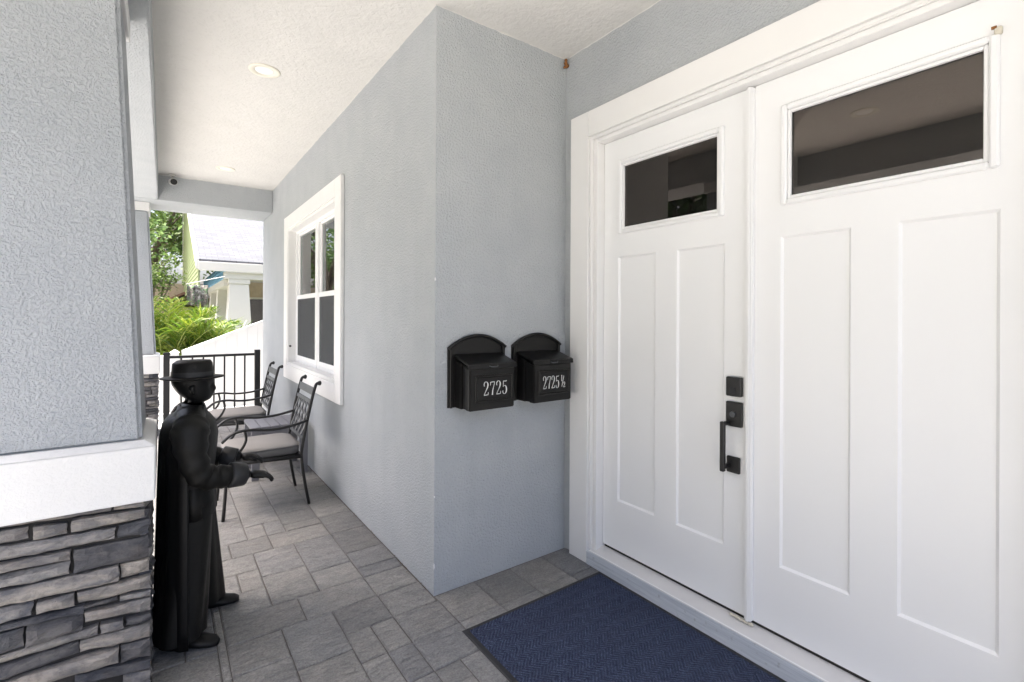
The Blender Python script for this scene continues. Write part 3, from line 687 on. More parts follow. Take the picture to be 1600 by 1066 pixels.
# ------------------------------------------------------------------ mailboxes
STROKES = {'2': [[(.06, .74, .05), (.08, .86, .09), (.22, .97, .07), (.42, 1.0, .05), (.62, .96, .08), (.74, .85, .14), (.76, .74, .16), (.68, .58, .14), (.50, .42, .08), (.28, .24, .05), (.10, .08, .05)],
                 [(.06, .045, .09), (.50, .05, .10), (.78, .06, .08), (.84, .24, .03)], [(.06, .72, .10), (.16, .70, .10)]],
           '7': [[(.08, .70, .03), (.10, .93, .08), (.45, .95, .11), (.84, .95, .08), (.82, .86, .05), (.66, .60, .06), (.50, .34, .12), (.44, .02, .15)]],
           '5': [[(.82, .97, .05), (.70, .93, .10), (.45, .93, .11), (.20, .95, .06), (.19, .75, .04), (.16, .52, .04), (.30, .60, .05), (.50, .62, .06), (.68, .56, .12), (.78, .42, .16), (.80, .28, .16), (.72, .12, .13), (.55, .02, .06), (.36, 0, .05), (.18, .06, .08), (.08, .18, .09)], [(.06, .22, .09), (.18, .22, .09)]],
           '1': [[(.30, .86, .04), (.50, .97, .05)], [(.5, 1.0, .17), (.5, .02, .17)], [(.28, .03, .05), (.72, .03, .05)]],
           '/': [[(.05, -.1, .09), (.95, 1.1, .09)]]}
def glyph(mb, ch, x, z, w, h, y, th=.0025):
    for st in STROKES[ch]:
        pts = [(x+a*w, z+b*h, c) for a, b, c in st]; n = len(pts); L = []; Rt = []
        for i in range(n):
            p, q = pts[max(i-1, 0)], pts[min(i+1, n-1)]; t = Vector((q[0]-p[0], q[1]-p[1])).normalized(); nn = Vector((-t.y, t.x))*pts[i][2]*.5*w*1.15
            L.append((pts[i][0]+nn.x, pts[i][1]+nn.y)); Rt.append((pts[i][0]-nn.x, pts[i][1]-nn.y))
        v = [(a, yy, b) for yy in (y, y+th) for a, b in L+Rt]
        fs = []
        for i in range(n-1):
            fs.append((i, i+1, n+i+1, n+i)); fs.append((2*n+i, 2*n+n+i, 2*n+n+i+1, 2*n+i+1))
            fs.append((i, 2*n+i, 2*n+i+1, i+1)); fs.append((n+i, n+i+1, 3*n+i+1, 3*n+i))
        fs += [(0, n, 3*n, 2*n), (n-1, 3*n-1, 4*n-1, 2*n-1)]
        mb.add(v, fs)
def mailbox(x0, text, label, frac=False):
    """local: x right along the wall, -y out from it, z up; base at z=.955"""
    t = thing('mailbox', label, 'mailbox', (x0, 0, .957), group='black wall mailboxes')
    W = .362; mt = MAT['mail_metal']
    arc = [(W/2+(W/2)*math.cos(a)*1.0, .322+.062*math.sin(a)) for a in [math.pi*k/16 for k in range(17)]]
    # back plate with segmental top
    seg = [(W*k/16, .318+.066*(1-((k/16-.5)*2)**2)) for k in range(17)]
    pts = [(0, -.001, 0), (W, -.001, 0)] + [(x, -.001, z) for x, z in reversed(seg)]
    MB().prism(pts, (0, -.011, 0)).build('back_plate', mt, t, .002)
    MB().tube([(x, -.018, z-.007) for x, z in seg], .010, 8).build('arch_rim', mt, t)
    box('rib', mt, t, .006, .022, -.026, -.0125, 0, .318, bev=.003); box('rib', mt, t, W-.022, W-.006, -.026, -.0125, .25, .318, bev=.003)
    # body: stepped sides
    bx0, bx1 = .040, W-.036
    MB().prism([(bx0, -.0123, .0), (bx0, -.078, .0), (bx0, -.078, .236), (bx0, -.0123, .262)], (bx1-bx0, 0, 0)).build('body', mt, t, .004, 2)
    MB().prism([(bx0+.010, -.0785, .002), (bx0+.010, -.110, .002), (bx0+.010, -.110, .221), (bx0+.010, -.0785, .232)], (bx1-bx0-.02, 0, 0)).build('collar', mt, t, .003, 2)
    MB().prism([(bx0+.004, -.1105, .0), (bx0+.004, -.160, .0), (bx0+.004, -.160, .214), (bx0+.004, -.1105, .226)], (bx1-bx0-.008, 0, 0)).build('door_box', mt, t, .005, 2)
    # sloped lid
    MB().prism([(bx0-.006, -.0125, .266), (bx0-.006, -.0125, .281), (bx0-.006, -.166, .238), (bx0-.006, -.171, .212), (bx0-.006, -.163, .2145), (bx0-.006, -.160, .227)], (bx1-bx0+.012, 0, 0)).build('lid', mt, t, .003, 2)
    MB().tube([((bx0+bx1)/2-.026, -.168, .226), ((bx0+bx1)/2-.018, -.176, .222), ((bx0+bx1)/2+.018, -.176, .222), ((bx0+bx1)/2+.026, -.168, .226)], .0035, 6).build('lid_pull', MAT['lattice'], t)
    # number panel: raised frame and field
    fx0, fx1, fz0, fz1 = bx0+.034, bx1-.022, .042, .180
    for a in ((fx0, fx1, -.1665, -.1602, fz0, fz0+.008), (fx0, fx1, -.1665, -.1602, fz1-.008, fz1), (fx0, fx0+.008, -.1665, -.1602, fz0+.0081, fz1-.0081), (fx1-.008, fx1, -.1665, -.1602, fz0+.0081, fz1-.0081)):
        box('panel_frame', mt, t, *a, bev=.002)
    box('panel', mt, t, fx0+.012, fx1-.012, -.1635, -.1602, fz0+.012, fz1-.012, bev=.002)
    nb = MB(); yb = -.1662; gw, gh, adv = .034, .072, .0385
    n = len(text); adv, gw = (.0310, .0285) if frac else (adv, gw); tot = n*adv+(.046 if frac else 0); xs_ = (fx0+fx1)/2-tot/2+(.001 if frac else .012); zb = .074
    for i, ch in enumerate(text):
        g_ = MB(); glyph(g_, ch, xs_+i*adv, zb, gw, gh, yb); g_.build('number', MAT['silver'], t)
    if frac:
        fxs = xs_+n*adv+.014; g_ = MB()
        glyph(g_, '1', fxs-.007, zb+.036, .016, .036, yb); glyph(g_, '/', fxs+.001, zb+.010, .017, .052, yb); glyph(g_, '2', fxs+.013, zb, .015, .032, yb)
        g_.build('number', MAT['silver'], t)
    return t
mailbox(.070, '2725', 'black wall mailbox with arched top numbered 2725, nearer the porch corner')
mailbox(.482, '2725', 'black wall mailbox numbered 2725 1/2, next to the door casing', True)

# ------------------------------------------------------------------ door mat
mt = thing('door_mat', 'navy blue ribbed door mat with black rubber border before the door', 'door mat', (.418, -1.12, 0))
hx, hy = .445, .785
MB().frustum((-hx, hx, -hy, hy), (-hx+.006, hx-.006, -hy+.006, hy-.006), .0022, .0065).build('border', MAT['rubber'], mt)
MB().frustum((-hx+.026, hx-.026, -hy+.026, hy-.026), (-hx+.029, hx-.029, -hy+.029, hy-.029), .0066, .0115).build('carpet', MAT['mat'], mt)

# ------------------------------------------------------------------ chairs
def chair(loc, rz, label):
    """faces local -x; origin on the floor under the seat"""
    t = thing('patio_chair', label, 'chair', loc, rz, 'metal patio chairs')
    m = MAT['chair_metal']; r = .0115; hw = .235
    for s in (-1, 1):
        y = s*hw
        MB().tube(bez([(-.282, y, 0), (-.272, y, .14), (-.262, y, .30), (-.25, y, .395)], 4), r, 8).build('leg', m, t)
        MB().tube(bez([(.285, y, 0), (.252, y, .18), (.230, y, .36), (.232, y, .42), (.255, y, .56), (.290, y, .74), (.325, y, .885), (.338, y, .912), (.352, y, .915)], 4), r, 8).build('back_post', m, t)
        MB().tube(bez([(.352, y, .900), (.357, y, .916), (.352, y, .930)], 3), [.010, .015, .016, .017, .016, .015, .010][:len(bez([(0, 0, 0), (0, 0, 1), (0, 0, 2)], 3))], 8).build('finial', m, t)
        arm = bez([(.272, y*1.02, .640), (.14, y*1.06, .612), (.0, y*1.10, .606), (-.13, y*1.12, .622), (-.22, y*1.12, .612), (-.275, y*1.10, .572), (-.292, y*1.09, .552)], 5)
        MB().tube(arm, .0165, 8, .62).build('armrest', m, t)
        MB().tube(bez([(-.155, y*1.115, .617), (-.145, y*1.07, .55), (-.175, y*1.02, .48), (-.235, y, .42), (-.25, y, .395)], 4), .0095, 8).build('arm_support', m, t)
        MB().tube([(-.252, y, .392), (.228, y, .372)], .0125, 8, 1.3).build('seat_rail', m, t)
    for x, z in ((-.252, .392), (.228, .372)): MB().tube([(x, -hw, z), (x, hw, z)], .0125, 8, 1.3).build('seat_rail', m, t)
    box('seat_sling', m, t, -.245, .222, -hw+.008, hw-.008, .376, .390)
    for z, x, hh in ((.852, .3165, .028), (.775, .2985, .014), (.500, .2445, .012)):
        MB().bar((x, -hw+.004, z), (x, hw-.004, z), (.006, 0, 0), (.2*hh, 0, hh)).build('back_rail', MAT['lattice'], t, .002)
    def bx(z): return .2445+(z-.500)/(.775-.500)*(.2985-.2445)
    z0, z1 = .511, .762; n = 5
    for k in range(-2, n+1):
        for sg in (-1, 1):
            y_a = -hw+(2*hw)*k/n*1.0; dy = 2*hw/n*2
            pa, pb = [y_a, z0], [y_a+dy, z1]
            lo = max(0, (-hw+.006-pa[0])/dy); hi = min(1, (hw-.006-pa[0])/dy)
            if hi-lo < .08: continue
            qa = (pa[0]+dy*lo, z0+(z1-z0)*lo); qb = (pa[0]+dy*hi, z0+(z1-z0)*hi)
            of = .004*sg
            MB().bar((bx(qa[1])+of, sg*qa[0], qa[1]), (bx(qb[1])+of, sg*qb[0], qb[1]), (.003, 0, 0), (0, -sg*.0065, .0065)).build('lattice_strap', MAT['lattice'], t)
    # cushion: boxed pad with welt
    cu = empty('cushion', t)
    n = 40
    def rr(hx_, hy_, z, cx):
        out = []
        for k in range(n):
            a = 2*math.pi*k/n; ca, sa = math.cos(a), math.sin(a); e = .28
            out.append((cx+hx_*math.copysign(abs(ca)**e, ca), hy_*math.copysign(abs(sa)**e, sa), z))
        return out
    cx = -.018; Hx, Hy = .247, .222
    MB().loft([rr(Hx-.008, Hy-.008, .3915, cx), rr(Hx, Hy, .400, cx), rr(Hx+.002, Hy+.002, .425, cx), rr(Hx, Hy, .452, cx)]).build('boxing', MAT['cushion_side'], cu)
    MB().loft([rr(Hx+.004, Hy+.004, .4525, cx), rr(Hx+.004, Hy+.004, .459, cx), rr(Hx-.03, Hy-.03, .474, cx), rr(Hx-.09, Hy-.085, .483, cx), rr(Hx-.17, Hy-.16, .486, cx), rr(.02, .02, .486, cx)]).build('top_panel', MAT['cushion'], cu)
    return t
chair((-.512, 1.885, 0), 0, 'black metal patio chair with grey cushion, nearer, under the window')
c2 = chair((-.512, 3.355, 0), 0, 'black metal patio chair with grey cushion, farther, by the black railing')

# ------------------------------------------------------------------ side table
st = thing('side_table', 'dark grey slatted resin side table between the two chairs', 'side table', (-.285, 2.665, 0))
for k in range(6):
    x0 = -.235+k*.0785
    box('slat', MAT['table'], st, x0, x0+.0745, -.23, .23, .438, .462, bev=.004, seg=2)
for y in (-.212, .198): box('apron', MAT['table'], st, -.20, .20, y, y+.014, .37, .4375)
for s in (-1, 1):
    for y in (-1, 1):
        MB().prism([(s*.232, y*.226, .437), (s*.150, y*.226, .437), (s*.172, y*.226, 0), (s*.228, y*.226, 0)], (0, -y*.028, 0)).build('leg', MAT['table'], st, .003)

# ------------------------------------------------------------------ dry leaf bits swept against the wall
lb = MB(); rl_ = random.Random(2)
for k in range(230):
    y = abs(rl_.gauss(0, 1.7))+.02 if k < 170 else rl_.uniform(0, 4.5); x = -.004-abs(rl_.gauss(0, .012)); a = rl_.uniform(0, 6.28); r = rl_.uniform(.002, .006); z = rl_.uniform(.0012, .004)
    lb.add([(x+r*math.cos(a), y+r*math.sin(a), z), (x-r*.4*math.sin(a), y+r*.4*math.cos(a), z+.002), (x-r*math.cos(a), y-r*math.sin(a), z), (x+r*.4*math.sin(a), y-r*.4*math.cos(a), z+.001)], [(0, 1, 2, 3)])
tag(lb.build('leaf_litter', plain('dry_litter', (.12, .075, .04), .9, 0, 0, 0, 0, .5, vscale=40)), 'thin line of dry leaf bits along the foot of the window wall', 'leaf litter', kind='stuff')

# ------------------------------------------------------------------ railing
rl = thing('railing', 'black metal picket railing closing the far end of the porch', 'railing', (-.63, 4.70, 0))
def rb(n, *a, **k): return box(n, MAT['black_metal'], rl, *a, **k)
for x in (-.475, .475):
    p = rb('post', x-.031, x+.031, -.031, .031, 0, .985, bev=.003); rb('post_cap', x-.034, x+.034, -.034, .034, .9855, .996, bev=.004)
rb('rail', -.4435, .4435, -.016, .016, .925, .955, bev=.002); rb('rail', -.4435, .4435, -.016, .016, .075, .105, bev=.002)
for k in range(7):
    x = -.4435+.887*(k+1)/8; rb('picket', x-.009, x+.009, -.009, .009, .1055, .9245)

# ------------------------------------------------------------------ white vinyl fence beyond
MAT['fence'] = plain('weathered_white_vinyl', (.62, .62, .61), .45, 0, 0, 0, 0, .03)
fn = thing('vinyl_fence', 'white vinyl fence with a top edge sloping up behind the railing', 'fence', (0, 7.0, -.14))
def fz(x): return .83+.14+max(0, (x+.90))*.415
xs_ = [-.90+.153*k for k in range(15)]
for a, b in zip(xs_, xs_[1:]):
    MB().prism([(a+.0006, 0, .05), (b-.0006, 0, .05), (b-.0006, 0, min(fz(b), 1.95)), (a+.0006, 0, min(fz(a), 1.95))], (0, .022, 0)).build('board', MAT['fence'], fn)
for a in range(14):
    x = -2.97+.1465*a; box('board', MAT['fence'], fn, x+.0006, x+.1459, 0, .022, .05, .90)
for x in (-.99, -3.0):
    box('post', MAT['fence'], fn, x-.055, x+.055, -.045, .065, 0, .985, bev=.004)
    MB().frustum((x-.066, x+.066, -.056, .076), (x-.01, x+.01, 0, .02), .9855, 1.03).build('post_cap', MAT['fence'], fn)
rail_ = MB().prism([(-.90, -.012, fz(-.90)), (1.2, -.012, fz(1.2)), (1.2, -.012, fz(1.2)+.045), (-.90, -.012, fz(-.90)+.045)], (0, .05, 0)); rail_.build('top_rail', MAT['fence'], fn, .003)
box('top_rail', MAT['fence'], fn, -2.94, -1.05, -.012, .038, .9005, .945, bev=.003)

# ------------------------------------------------------------------ neighbouring house
nh = thing('neighbour_house', 'pale green gabled house with grey shingle roof and tapered porch columns', 'house', (0, 14, -.14))
zz = .14
rs = (5.25-2.93)/5.8
R1 = 13.0
roof = MB().prism([(-.33, -.05, 2.90+zz), (-.33, R1, 2.90+zz+rs*R1), (-.33, R1, 3.06+zz+rs*R1), (-.33, -.05, 3.02+zz)], (12, 0, 0)); roof.build('roof', MAT['shingle'], nh)
box('fascia', MAT['cream'], nh, -.34, 11.7, -.14, -.052, 2.70+zz, 2.95+zz, bev=.006)
MB().prism([(-.40, -.1, 2.74+zz), (-.40, R1, 2.74+zz+rs*R1), (-.40, R1, 3.07+zz+rs*R1), (-.40, -.1, 3.03+zz)], (.068, 0, 0)).build('rake_board', MAT['cream'], nh)
# gable wall in lap boards
z = 2.28+zz; 
while z < 8.0+zz:
    y0 = max(.0, (z+.14-2.93-zz)/rs)
    if y0 > 12.6: break
    MB().prism([(-.335, y0, z+.14), (-.305, y0, z+.14), (-.305, y0, z), (-.352, y0, z)], (0, 13.2-y0, 0)).build('siding_board', MAT['green_siding'], nh)
    z += .14
box('corner_board', MAT['cream'], nh, -.36, -.24, 13.2, 13.5, 1.9+zz, 8.0+zz)
# porch beam, blue siding above it, columns
box('beam', MAT['cream'], nh, .30, .62, .25, 9.0, 2.30+zz, 2.50+zz)
zb = 2.505+zz
while zb < 2.9+zz:
    MB().prism([(.30, .06, zb+.115), (.33, .06, zb+.115), (.33, .06, zb), (.282, .06, zb)], (0, 8.9, 0)).build('siding_board', MAT['blue_siding'], nh); zb += .115
box('front_beam', MAT['cream'], nh, .28, 11, -.02, .24, 2.50+zz, 2.69+zz)
box('soffit', MAT['cream'], nh, .64, 11, .25, 3.2, 2.62+zz, 2.66+zz)
for cx, cy in ((.68, .28), (.62, 3.2), (.62, 6.2), (3.7, .28)):
    c = MB(); c.frustum((cx-.33, cx+.33, cy-.33, cy+.33), (cx-.25, cx+.25, cy-.25, cy+.25), .9, 2.36+zz); co = c.build('column', MAT['cream'], nh, .01)
    box('column_cap', MAT['cream'], co, cx-.28, cx+.28, cy-.28, cy+.28, 2.361+zz, 2.498+zz, bev=.005)
    box('column_base', MAT['cream'], co, cx-.37, cx+.37, cy-.37, cy+.37, 0, .899)
box('wall', MAT['tan'], nh, .9, 11, 3.3, 3.5, 0, 2.62+zz)
wn = empty('window', nh)
for a in ((1.28, 1.34), (2.3, 2.36)): box('frame', MAT['cream'], wn, a[0], a[1], 3.25, 3.298, .95, 2.22)
box('frame', MAT['cream'], wn, 1.341, 2.299, 3.25, 3.298, 2.15, 2.22); box('frame', MAT['cream'], wn, 1.341, 2.299, 3.25, 3.298, .95, 1.01)
box('pane', MAT['door_glass'], wn, 1.341, 2.299, 3.27, 3.276, 1.011, 2.149); box('dark_backing', MAT['interior'], wn, 1.341, 2.299, 3.29, 3.297, 1.011, 2.149)  # plain dark sheet behind the pane makes the glazing read dark
fl = thing('camouflage_flag', 'dark camouflage patterned flag hanging at the green gabled house', 'flag', (-.45, 12.0, 1.70))
n = 24; m = MB(); fv = [(-.22+.44*i/n, .03*math.sin(i*.75)+.012*j*math.sin(i*.5), j*.12-.04*math.sin(i/n*2.2)*(4-j)*.3) for j in range(5) for i in range(n+1)]
ff = [(j*(n+1)+i, j*(n+1)+i+1, (j+1)*(n+1)+i+1, (j+1)*(n+1)+i) for j in range(4) for i in range(n)]
m.add(fv, ff, True); fo_ = m.build('cloth', MAT['camo'], fl); sm_ = fo_.modifiers.new('solid', 'SOLIDIFY'); sm_.thickness = .004
MB().tube([(-.24, 0, .49), (.78, 1.9, .86)], .012, 6).build('pole', MAT['cream'], fl)

# ------------------------------------------------------------------ far brown roofed shed and tan wall
sh = thing('brown_roofed_house', 'low tan building with brown roof far behind the palm', 'house', (-.9, 24, -.15))
box('wall', MAT['tan'], sh, -6, 1.4, 2.2, 4.5, 0, 3.1)
MB().prism([(-.75, 0, 1.95), (.75, 0, 2.75), (2.25, 0, 1.95), (2.25, 0, 1.85), (.75, 0, 2.63), (-.75, 0, 1.85)], (0, 2.2, 0)).build('roof', MAT['wood_brown'], sh)
box('lower_wall', MAT['tan'], sh, -.4, 1.9, .2, 2.1, 0, 1.9)

# ------------------------------------------------------------------ oak trees
def tree(name, loc, h, rx, ry, rz_, nleaf, seed, label, leafmat, lsize=.16, cz=None):
    rnd = random.Random(seed); t = thing(name, label, 'tree', loc)
    tr = MB(); top = h*.42
    tr.tube(bez([(0, 0, -.05), (.05, 0, h*.15), (-.05, .05, h*.3), (.1, .0, top)], 4), [.34*h/9*(1-.5*i/12) for i in range(13)], 10)
    tr.build('trunk', MAT['bark'], t)
    tips = []; lm = MB()
    for k in range(15):
        a = k*2.4+rnd.uniform(-.3, .3); l = rnd.uniform(.55, .95); zc = cz or h*.66
        e = Vector((math.cos(a)*rx*l, math.sin(a)*ry*l, zc+rnd.uniform(-.55, .75)*rz_)); s0 = Vector((0, 0, top*rnd.uniform(.6, 1)))
        mid = (s0+e)/2+Vector((rnd.uniform(-.3, .3), rnd.uniform(-.3, .3), rnd.uniform(.1, .6)))
        pts = bez([s0, mid, e], 5); lm.tube(pts, [.13*h/9*(1-.85*i/(len(pts)-1)) for i in range(len(pts))], 6); tips.append(e); tips.append((mid+e)/2)
        for q in range(3):
            e2 = e+Vector((rnd.gauss(0, .22*rx), rnd.gauss(0, .22*ry), rnd.gauss(0, .25*rz_))); b0 = pts[rnd.randint(4, 8)]
            lm.tube([b0, (b0+e2)/2+Vector((0, 0, .15)), e2], [.04*h/9, .028*h/9, .012*h/9], 5); tips.append(e2)
    lm.build('limbs', MAT['bark'], t)
    lv = MB(); vv = []; ff = []
    for i in range(nleaf):
        c = rnd.choice(tips); s = .19
        p = c+Vector((rnd.gauss(0, s*rx), rnd.gauss(0, s*ry), rnd.gauss(0, s*.75*rz_)))
        a = Vector((rnd.gauss(0, 1), rnd.gauss(0, 1), rnd.gauss(0, .6))).normalized(); b = a.cross(Vector((rnd.gauss(0, 1), rnd.gauss(0, 1), rnd.gauss(0, 1)))).normalized()
        L = lsize*rnd.uniform(.6, 1.3); o = len(vv)
        vv += [p-a*L*.5, p+b*L*.26+a*L*.05, p+a*L*.5, p-b*L*.26+a*L*.05]; ff.append((o, o+1, o+2, o+3))
    me = bpy.data.meshes.new('crown'); me.from_pydata([tuple(v) for v in vv], [], ff); me.update()
    tag(link('crown', me, leafmat, t), kind='stuff')
    return t
tree('oak_tree', (-2.3, 31, -.15), 10.5, 4.4, 4.0, 3.4, 15000, 4, 'large spreading green oak tree behind the brown roofed building', MAT['oak_leaf'], .26, 6.3)
tree('oak_tree', (-6.2, 26, -.15), 9.5, 3.8, 3.8, 3.4, 6500, 14, 'green oak tree hidden behind the near column, mirrored in the window', MAT['light_leaf'], .30, 5.2)
tree('shrub_tree', (-1.75, 22, -.15), 4.2, 1.0, .9, .9, 2600, 9, 'thin stemmed small tree in front of the tan wall', MAT['oak_leaf'], .13, 3.3)

for k, (x, y, h_, lb) in enumerate(((-15, 10.5, 10.5, 'broad oak across the added concrete, nearest the palms'), (-16, 3, 10, 'broad oak across the added concrete, opposite the porch column'), (-15, -5, 9, 'broad oak across the added concrete, opposite the double door'), (-16, -12, 10, 'broad oak across the added concrete, farthest from the palms'))):
    tree('oak_tree', (x, y, -.15), h_, 4.0, 4.4, 3.6, 9000, 20+k, lb, MAT['dark_leaf'], .5, h_*.55)

# ------------------------------------------------------------------ palm clump
def palm(loc, nf, seed, label, hgt=1.0):
    rnd = random.Random(seed); t = thing('areca_palm', label, 'palm', loc, group='palm clumps behind the fence')
    for k in range(nf):
        az = k*2.399+rnd.uniform(-.3, .3); lean = rnd.uniform(.12, .85); L = rnd.uniform(.62, 1.12)*hgt; base = Vector((math.cos(az)*.10, math.sin(az)*.10, .1)); 
        dirh = Vector((math.cos(az), math.sin(az), 0)); pts = []
        for i in range(15):
            s = i/14; pts.append(base+dirh*(L*lean*(s**1.25)*.95)+Vector((0, 0, L*(1.28*s-(.30+.75*lean*.75)*s*s))))
        stem = MB(); stem.tube(pts, [.011*(1-.75*i/14) for i in range(15)], 5); so = stem.build('frond', MAT['palm_stem'], t)
        lf = MB(); vv = []; ff = []
        for i in range(3, 15):
            for q in (0, .33, .66):
                s = (i-q)/14; p = pts[max(0, min(13, int(s*14)))].lerp(pts[min(14, int(s*14)+1)], s*14-int(s*14))
                tg = (pts[min(14, i)]-pts[i-1]).normalized(); sd_ = tg.cross(Vector((0, 0, 1))); sd_ = sd_.normalized() if sd_.length > .01 else Vector((1, 0, 0)); up = sd_.cross(tg)
                ll = L*.36*math.sin(math.pi*min(1, .12+s*.86))*rnd.uniform(.8, 1.15)+.05
                for sg in (-1, 1):
                    dv = (sd_*sg*rnd.uniform(.5, .9)+tg*rnd.uniform(.5, .9)+up*rnd.uniform(.1, .6)).normalized(); dr = Vector((0, 0, -1)); wv = (tg.cross(dv).cross(dv).normalized()+Vector((rnd.gauss(0, .5), rnd.gauss(0, .5), rnd.gauss(0, .5)))).normalized()*.013
                    a = p; b = p+dv*ll*.5+dr*ll*.04; c = p+dv*ll*.95+dr*ll*rnd.uniform(.1, .5); o = len(vv)
                    vv += [a-wv*.4, a+wv*.4, b+wv, b-wv, c]; ff += [(o, o+1, o+2, o+3), (o+3, o+2, o+4)]
        lf.add(vv, ff, True); lf.build('leaflets', MAT['palm_leaf'], so)
    return t
palm((-1.12, 9.6, -.15), 34, 3, 'bright yellow green palm clump behind the fence, leftmost', 1.95)
palm((-.58, 9.9, -.15), 34, 5, 'bright yellow green palm clump behind the fence, middle', 1.85)
palm((-.15, 10.2, -.15), 24, 11, 'lower green palm clump behind the sloping fence top, rightmost', 1.35)
palm((-1.75, 10.2, -.15), 26, 17, 'bright palm clump mostly hidden behind the far column', 1.8)

# ------------------------------------------------------------------ statue: a plain dark figure in a long coat
sx, sy = -1.03, .40
stt = thing('statue', 'black resin statue of a standing figure in hat, coat and wide trousers behind the column', 'statue', (sx, sy, 0))
def skinmesh(name, nodes, edges, mat, par, sub=2):
    me = bpy.data.meshes.new(name); me.from_pydata([n_[:3] for n_ in nodes], edges, [])
    o = link(name, me, mat, par); o.modifiers.new('skin', 'SKIN')
    if me.skin_vertices:
        sk = me.skin_vertices[0].data
        for i, n_ in enumerate(nodes):
            r_ = n_[3]; sk[i].radius = r_ if isinstance(r_, tuple) else (r_, r_)
        sk[0].use_root = True
    o.modifiers['skin'].use_smooth_shade = True
    s_ = o.modifiers.new('sub', 'SUBSURF'); s_.levels = sub; s_.render_levels = sub
    return o
def ell(cx, cy, z, rx, ry, n=32, fold=0, ph=0, nf=7):
    return [(cx+(rx*(1+fold*math.sin(nf*a+ph)+fold*.5*math.sin((nf*2-3)*a+1.7*ph)))*math.cos(a), cy+(ry*(1+fold*math.sin(nf*a+ph)))*math.sin(a), z) for a in [2*math.pi*k/n for k in range(n)]]
# body: pelvis-rooted skin (neck, torso, arms, legs)
N_ = [(0, 0, .60, (.085, .11)), (0, 0, .72, (.08, .10)), (.005, 0, .86, (.095, .135)), (0, 0, .965, (.07, .10)), (.005, 0, 1.01, .040), (.014, 0, 1.05, .038), (.016, 0, 1.10, .05),
      (-.01, -.165, .95, .058), (.0, -.195, .83, .050), (.03, -.190, .745, .044), (.14, -.165, .725, .036), (.225, -.14, .705, .025),
      (-.01, .165, .95, .058), (.0, .195, .83, .050), (.04, .195, .745, .044), (.14, .17, .735, .036), (.225, .14, .72, .025),
      (0, -.085, .55, .075), (.0, -.10, .32, .055), (-.02, -.115, .09, .04), (0, .085, .55, .075), (.02, .12, .32, .055), (.045, .145, .09, .04)]
E_ = [(0, 1), (1, 2), (2, 3), (3, 4), (4, 5), (5, 6), (3, 7), (7, 8), (8, 9), (9, 10), (10, 11), (3, 12), (12, 13), (13, 14), (14, 15), (15, 16), (0, 17), (17, 18), (18, 19), (0, 20), (20, 21), (21, 22)]
body = skinmesh('body', N_, E_, MAT['statue'], stt)
# head: lofted skull with brow, nose, lips and chin in one surface
prof = [(1.035, .010, .034, .034, .034), (1.048, .024, .044, .030, .042), (1.060, .018, .060, .044, .050), (1.078, .014, .066, .062, .056), (1.095, .012, .070, .072, .060), (1.112, .010, .071, .080, .063), (1.130, .008, .074, .086, .066), (1.150, .006, .074, .086, .067), (1.172, .004, .068, .080, .062), (1.190, .002, .056, .066, .050), (1.203, .0, .036, .042, .032), (1.209, 0, .010, .012, .010)]
n = 36; rings = []
for z, cx_, rf_, rb_, ry_ in prof:
    rg = []
    for k in range(n):
        a = 2*math.pi*k/n; c_, s_ = math.cos(a), math.sin(a); rx_ = rf_ if c_ > 0 else rb_
        x_, y_ = cx_+rx_*c_, ry_*s_
        fr = max(0, c_)
        def g(w, z0, zw): return math.exp(-(y_/w)**2-((z-z0)/zw)**2)*fr
        x_ += .022*g(.011, 1.095, .013)+.010*g(.009, 1.112, .012)+.006*g(.03, 1.130, .010)+.007*g(.020, 1.070, .007)+.006*g(.02, 1.050, .010)
        x_ -= .010*(math.exp(-((abs(y_)-.026)/.012)**2-((z-1.114)/.010)**2))*fr
        rg.append((x_, y_, z))
    rings.append(rg)
hd = MB().loft(rings).build('head', MAT['statue'], stt)
s_ = hd.modifiers.new('sub', 'SUBSURF'); s_.levels = 1; s_.render_levels = 2
for s in (-1, 1): MB().tube([(.006, s*.060, 1.122), (-.002, s*.070, 1.116), (.0, s*.070, 1.096), (.008, s*.061, 1.082)], [.006, .011, .009, .005], 8).build('ear', MAT['statue'], hd)
hat = empty('hat', stt); hat.location = (.004, 0, .004)
MB().loft([ell(0, 0, 1.146, .076, .070, 40), ell(0, 0, 1.143, .100, .094, 40), ell(.0, 0, 1.148, .124, .112, 40), ell(0, 0, 1.152, .126, .114, 40), ell(0, 0, 1.152, .100, .092, 40), ell(0, 0, 1.155, .082, .075, 40)], cap=False).build('brim', MAT['statue_coat'], hat)
MB().loft([ell(0, 0, 1.150, .083, .076, 40), ell(0, 0, 1.180, .081, .073, 40), ell(0, 0, 1.215, .078, .066, 40), ell(.004, 0, 1.228, .066, .052, 40), ell(.004, 0, 1.224, .046, .030, 40), ell(.004, 0, 1.218, .020, .010, 40)]).build('crown', MAT['statue_coat'], hat)
MB().loft([ell(0, 0, 1.156, .0845, .0775, 40), ell(0, 0, 1.178, .0835, .0755, 40)], cap=False).build('hat_band', MAT['statue_cuff'], hat)
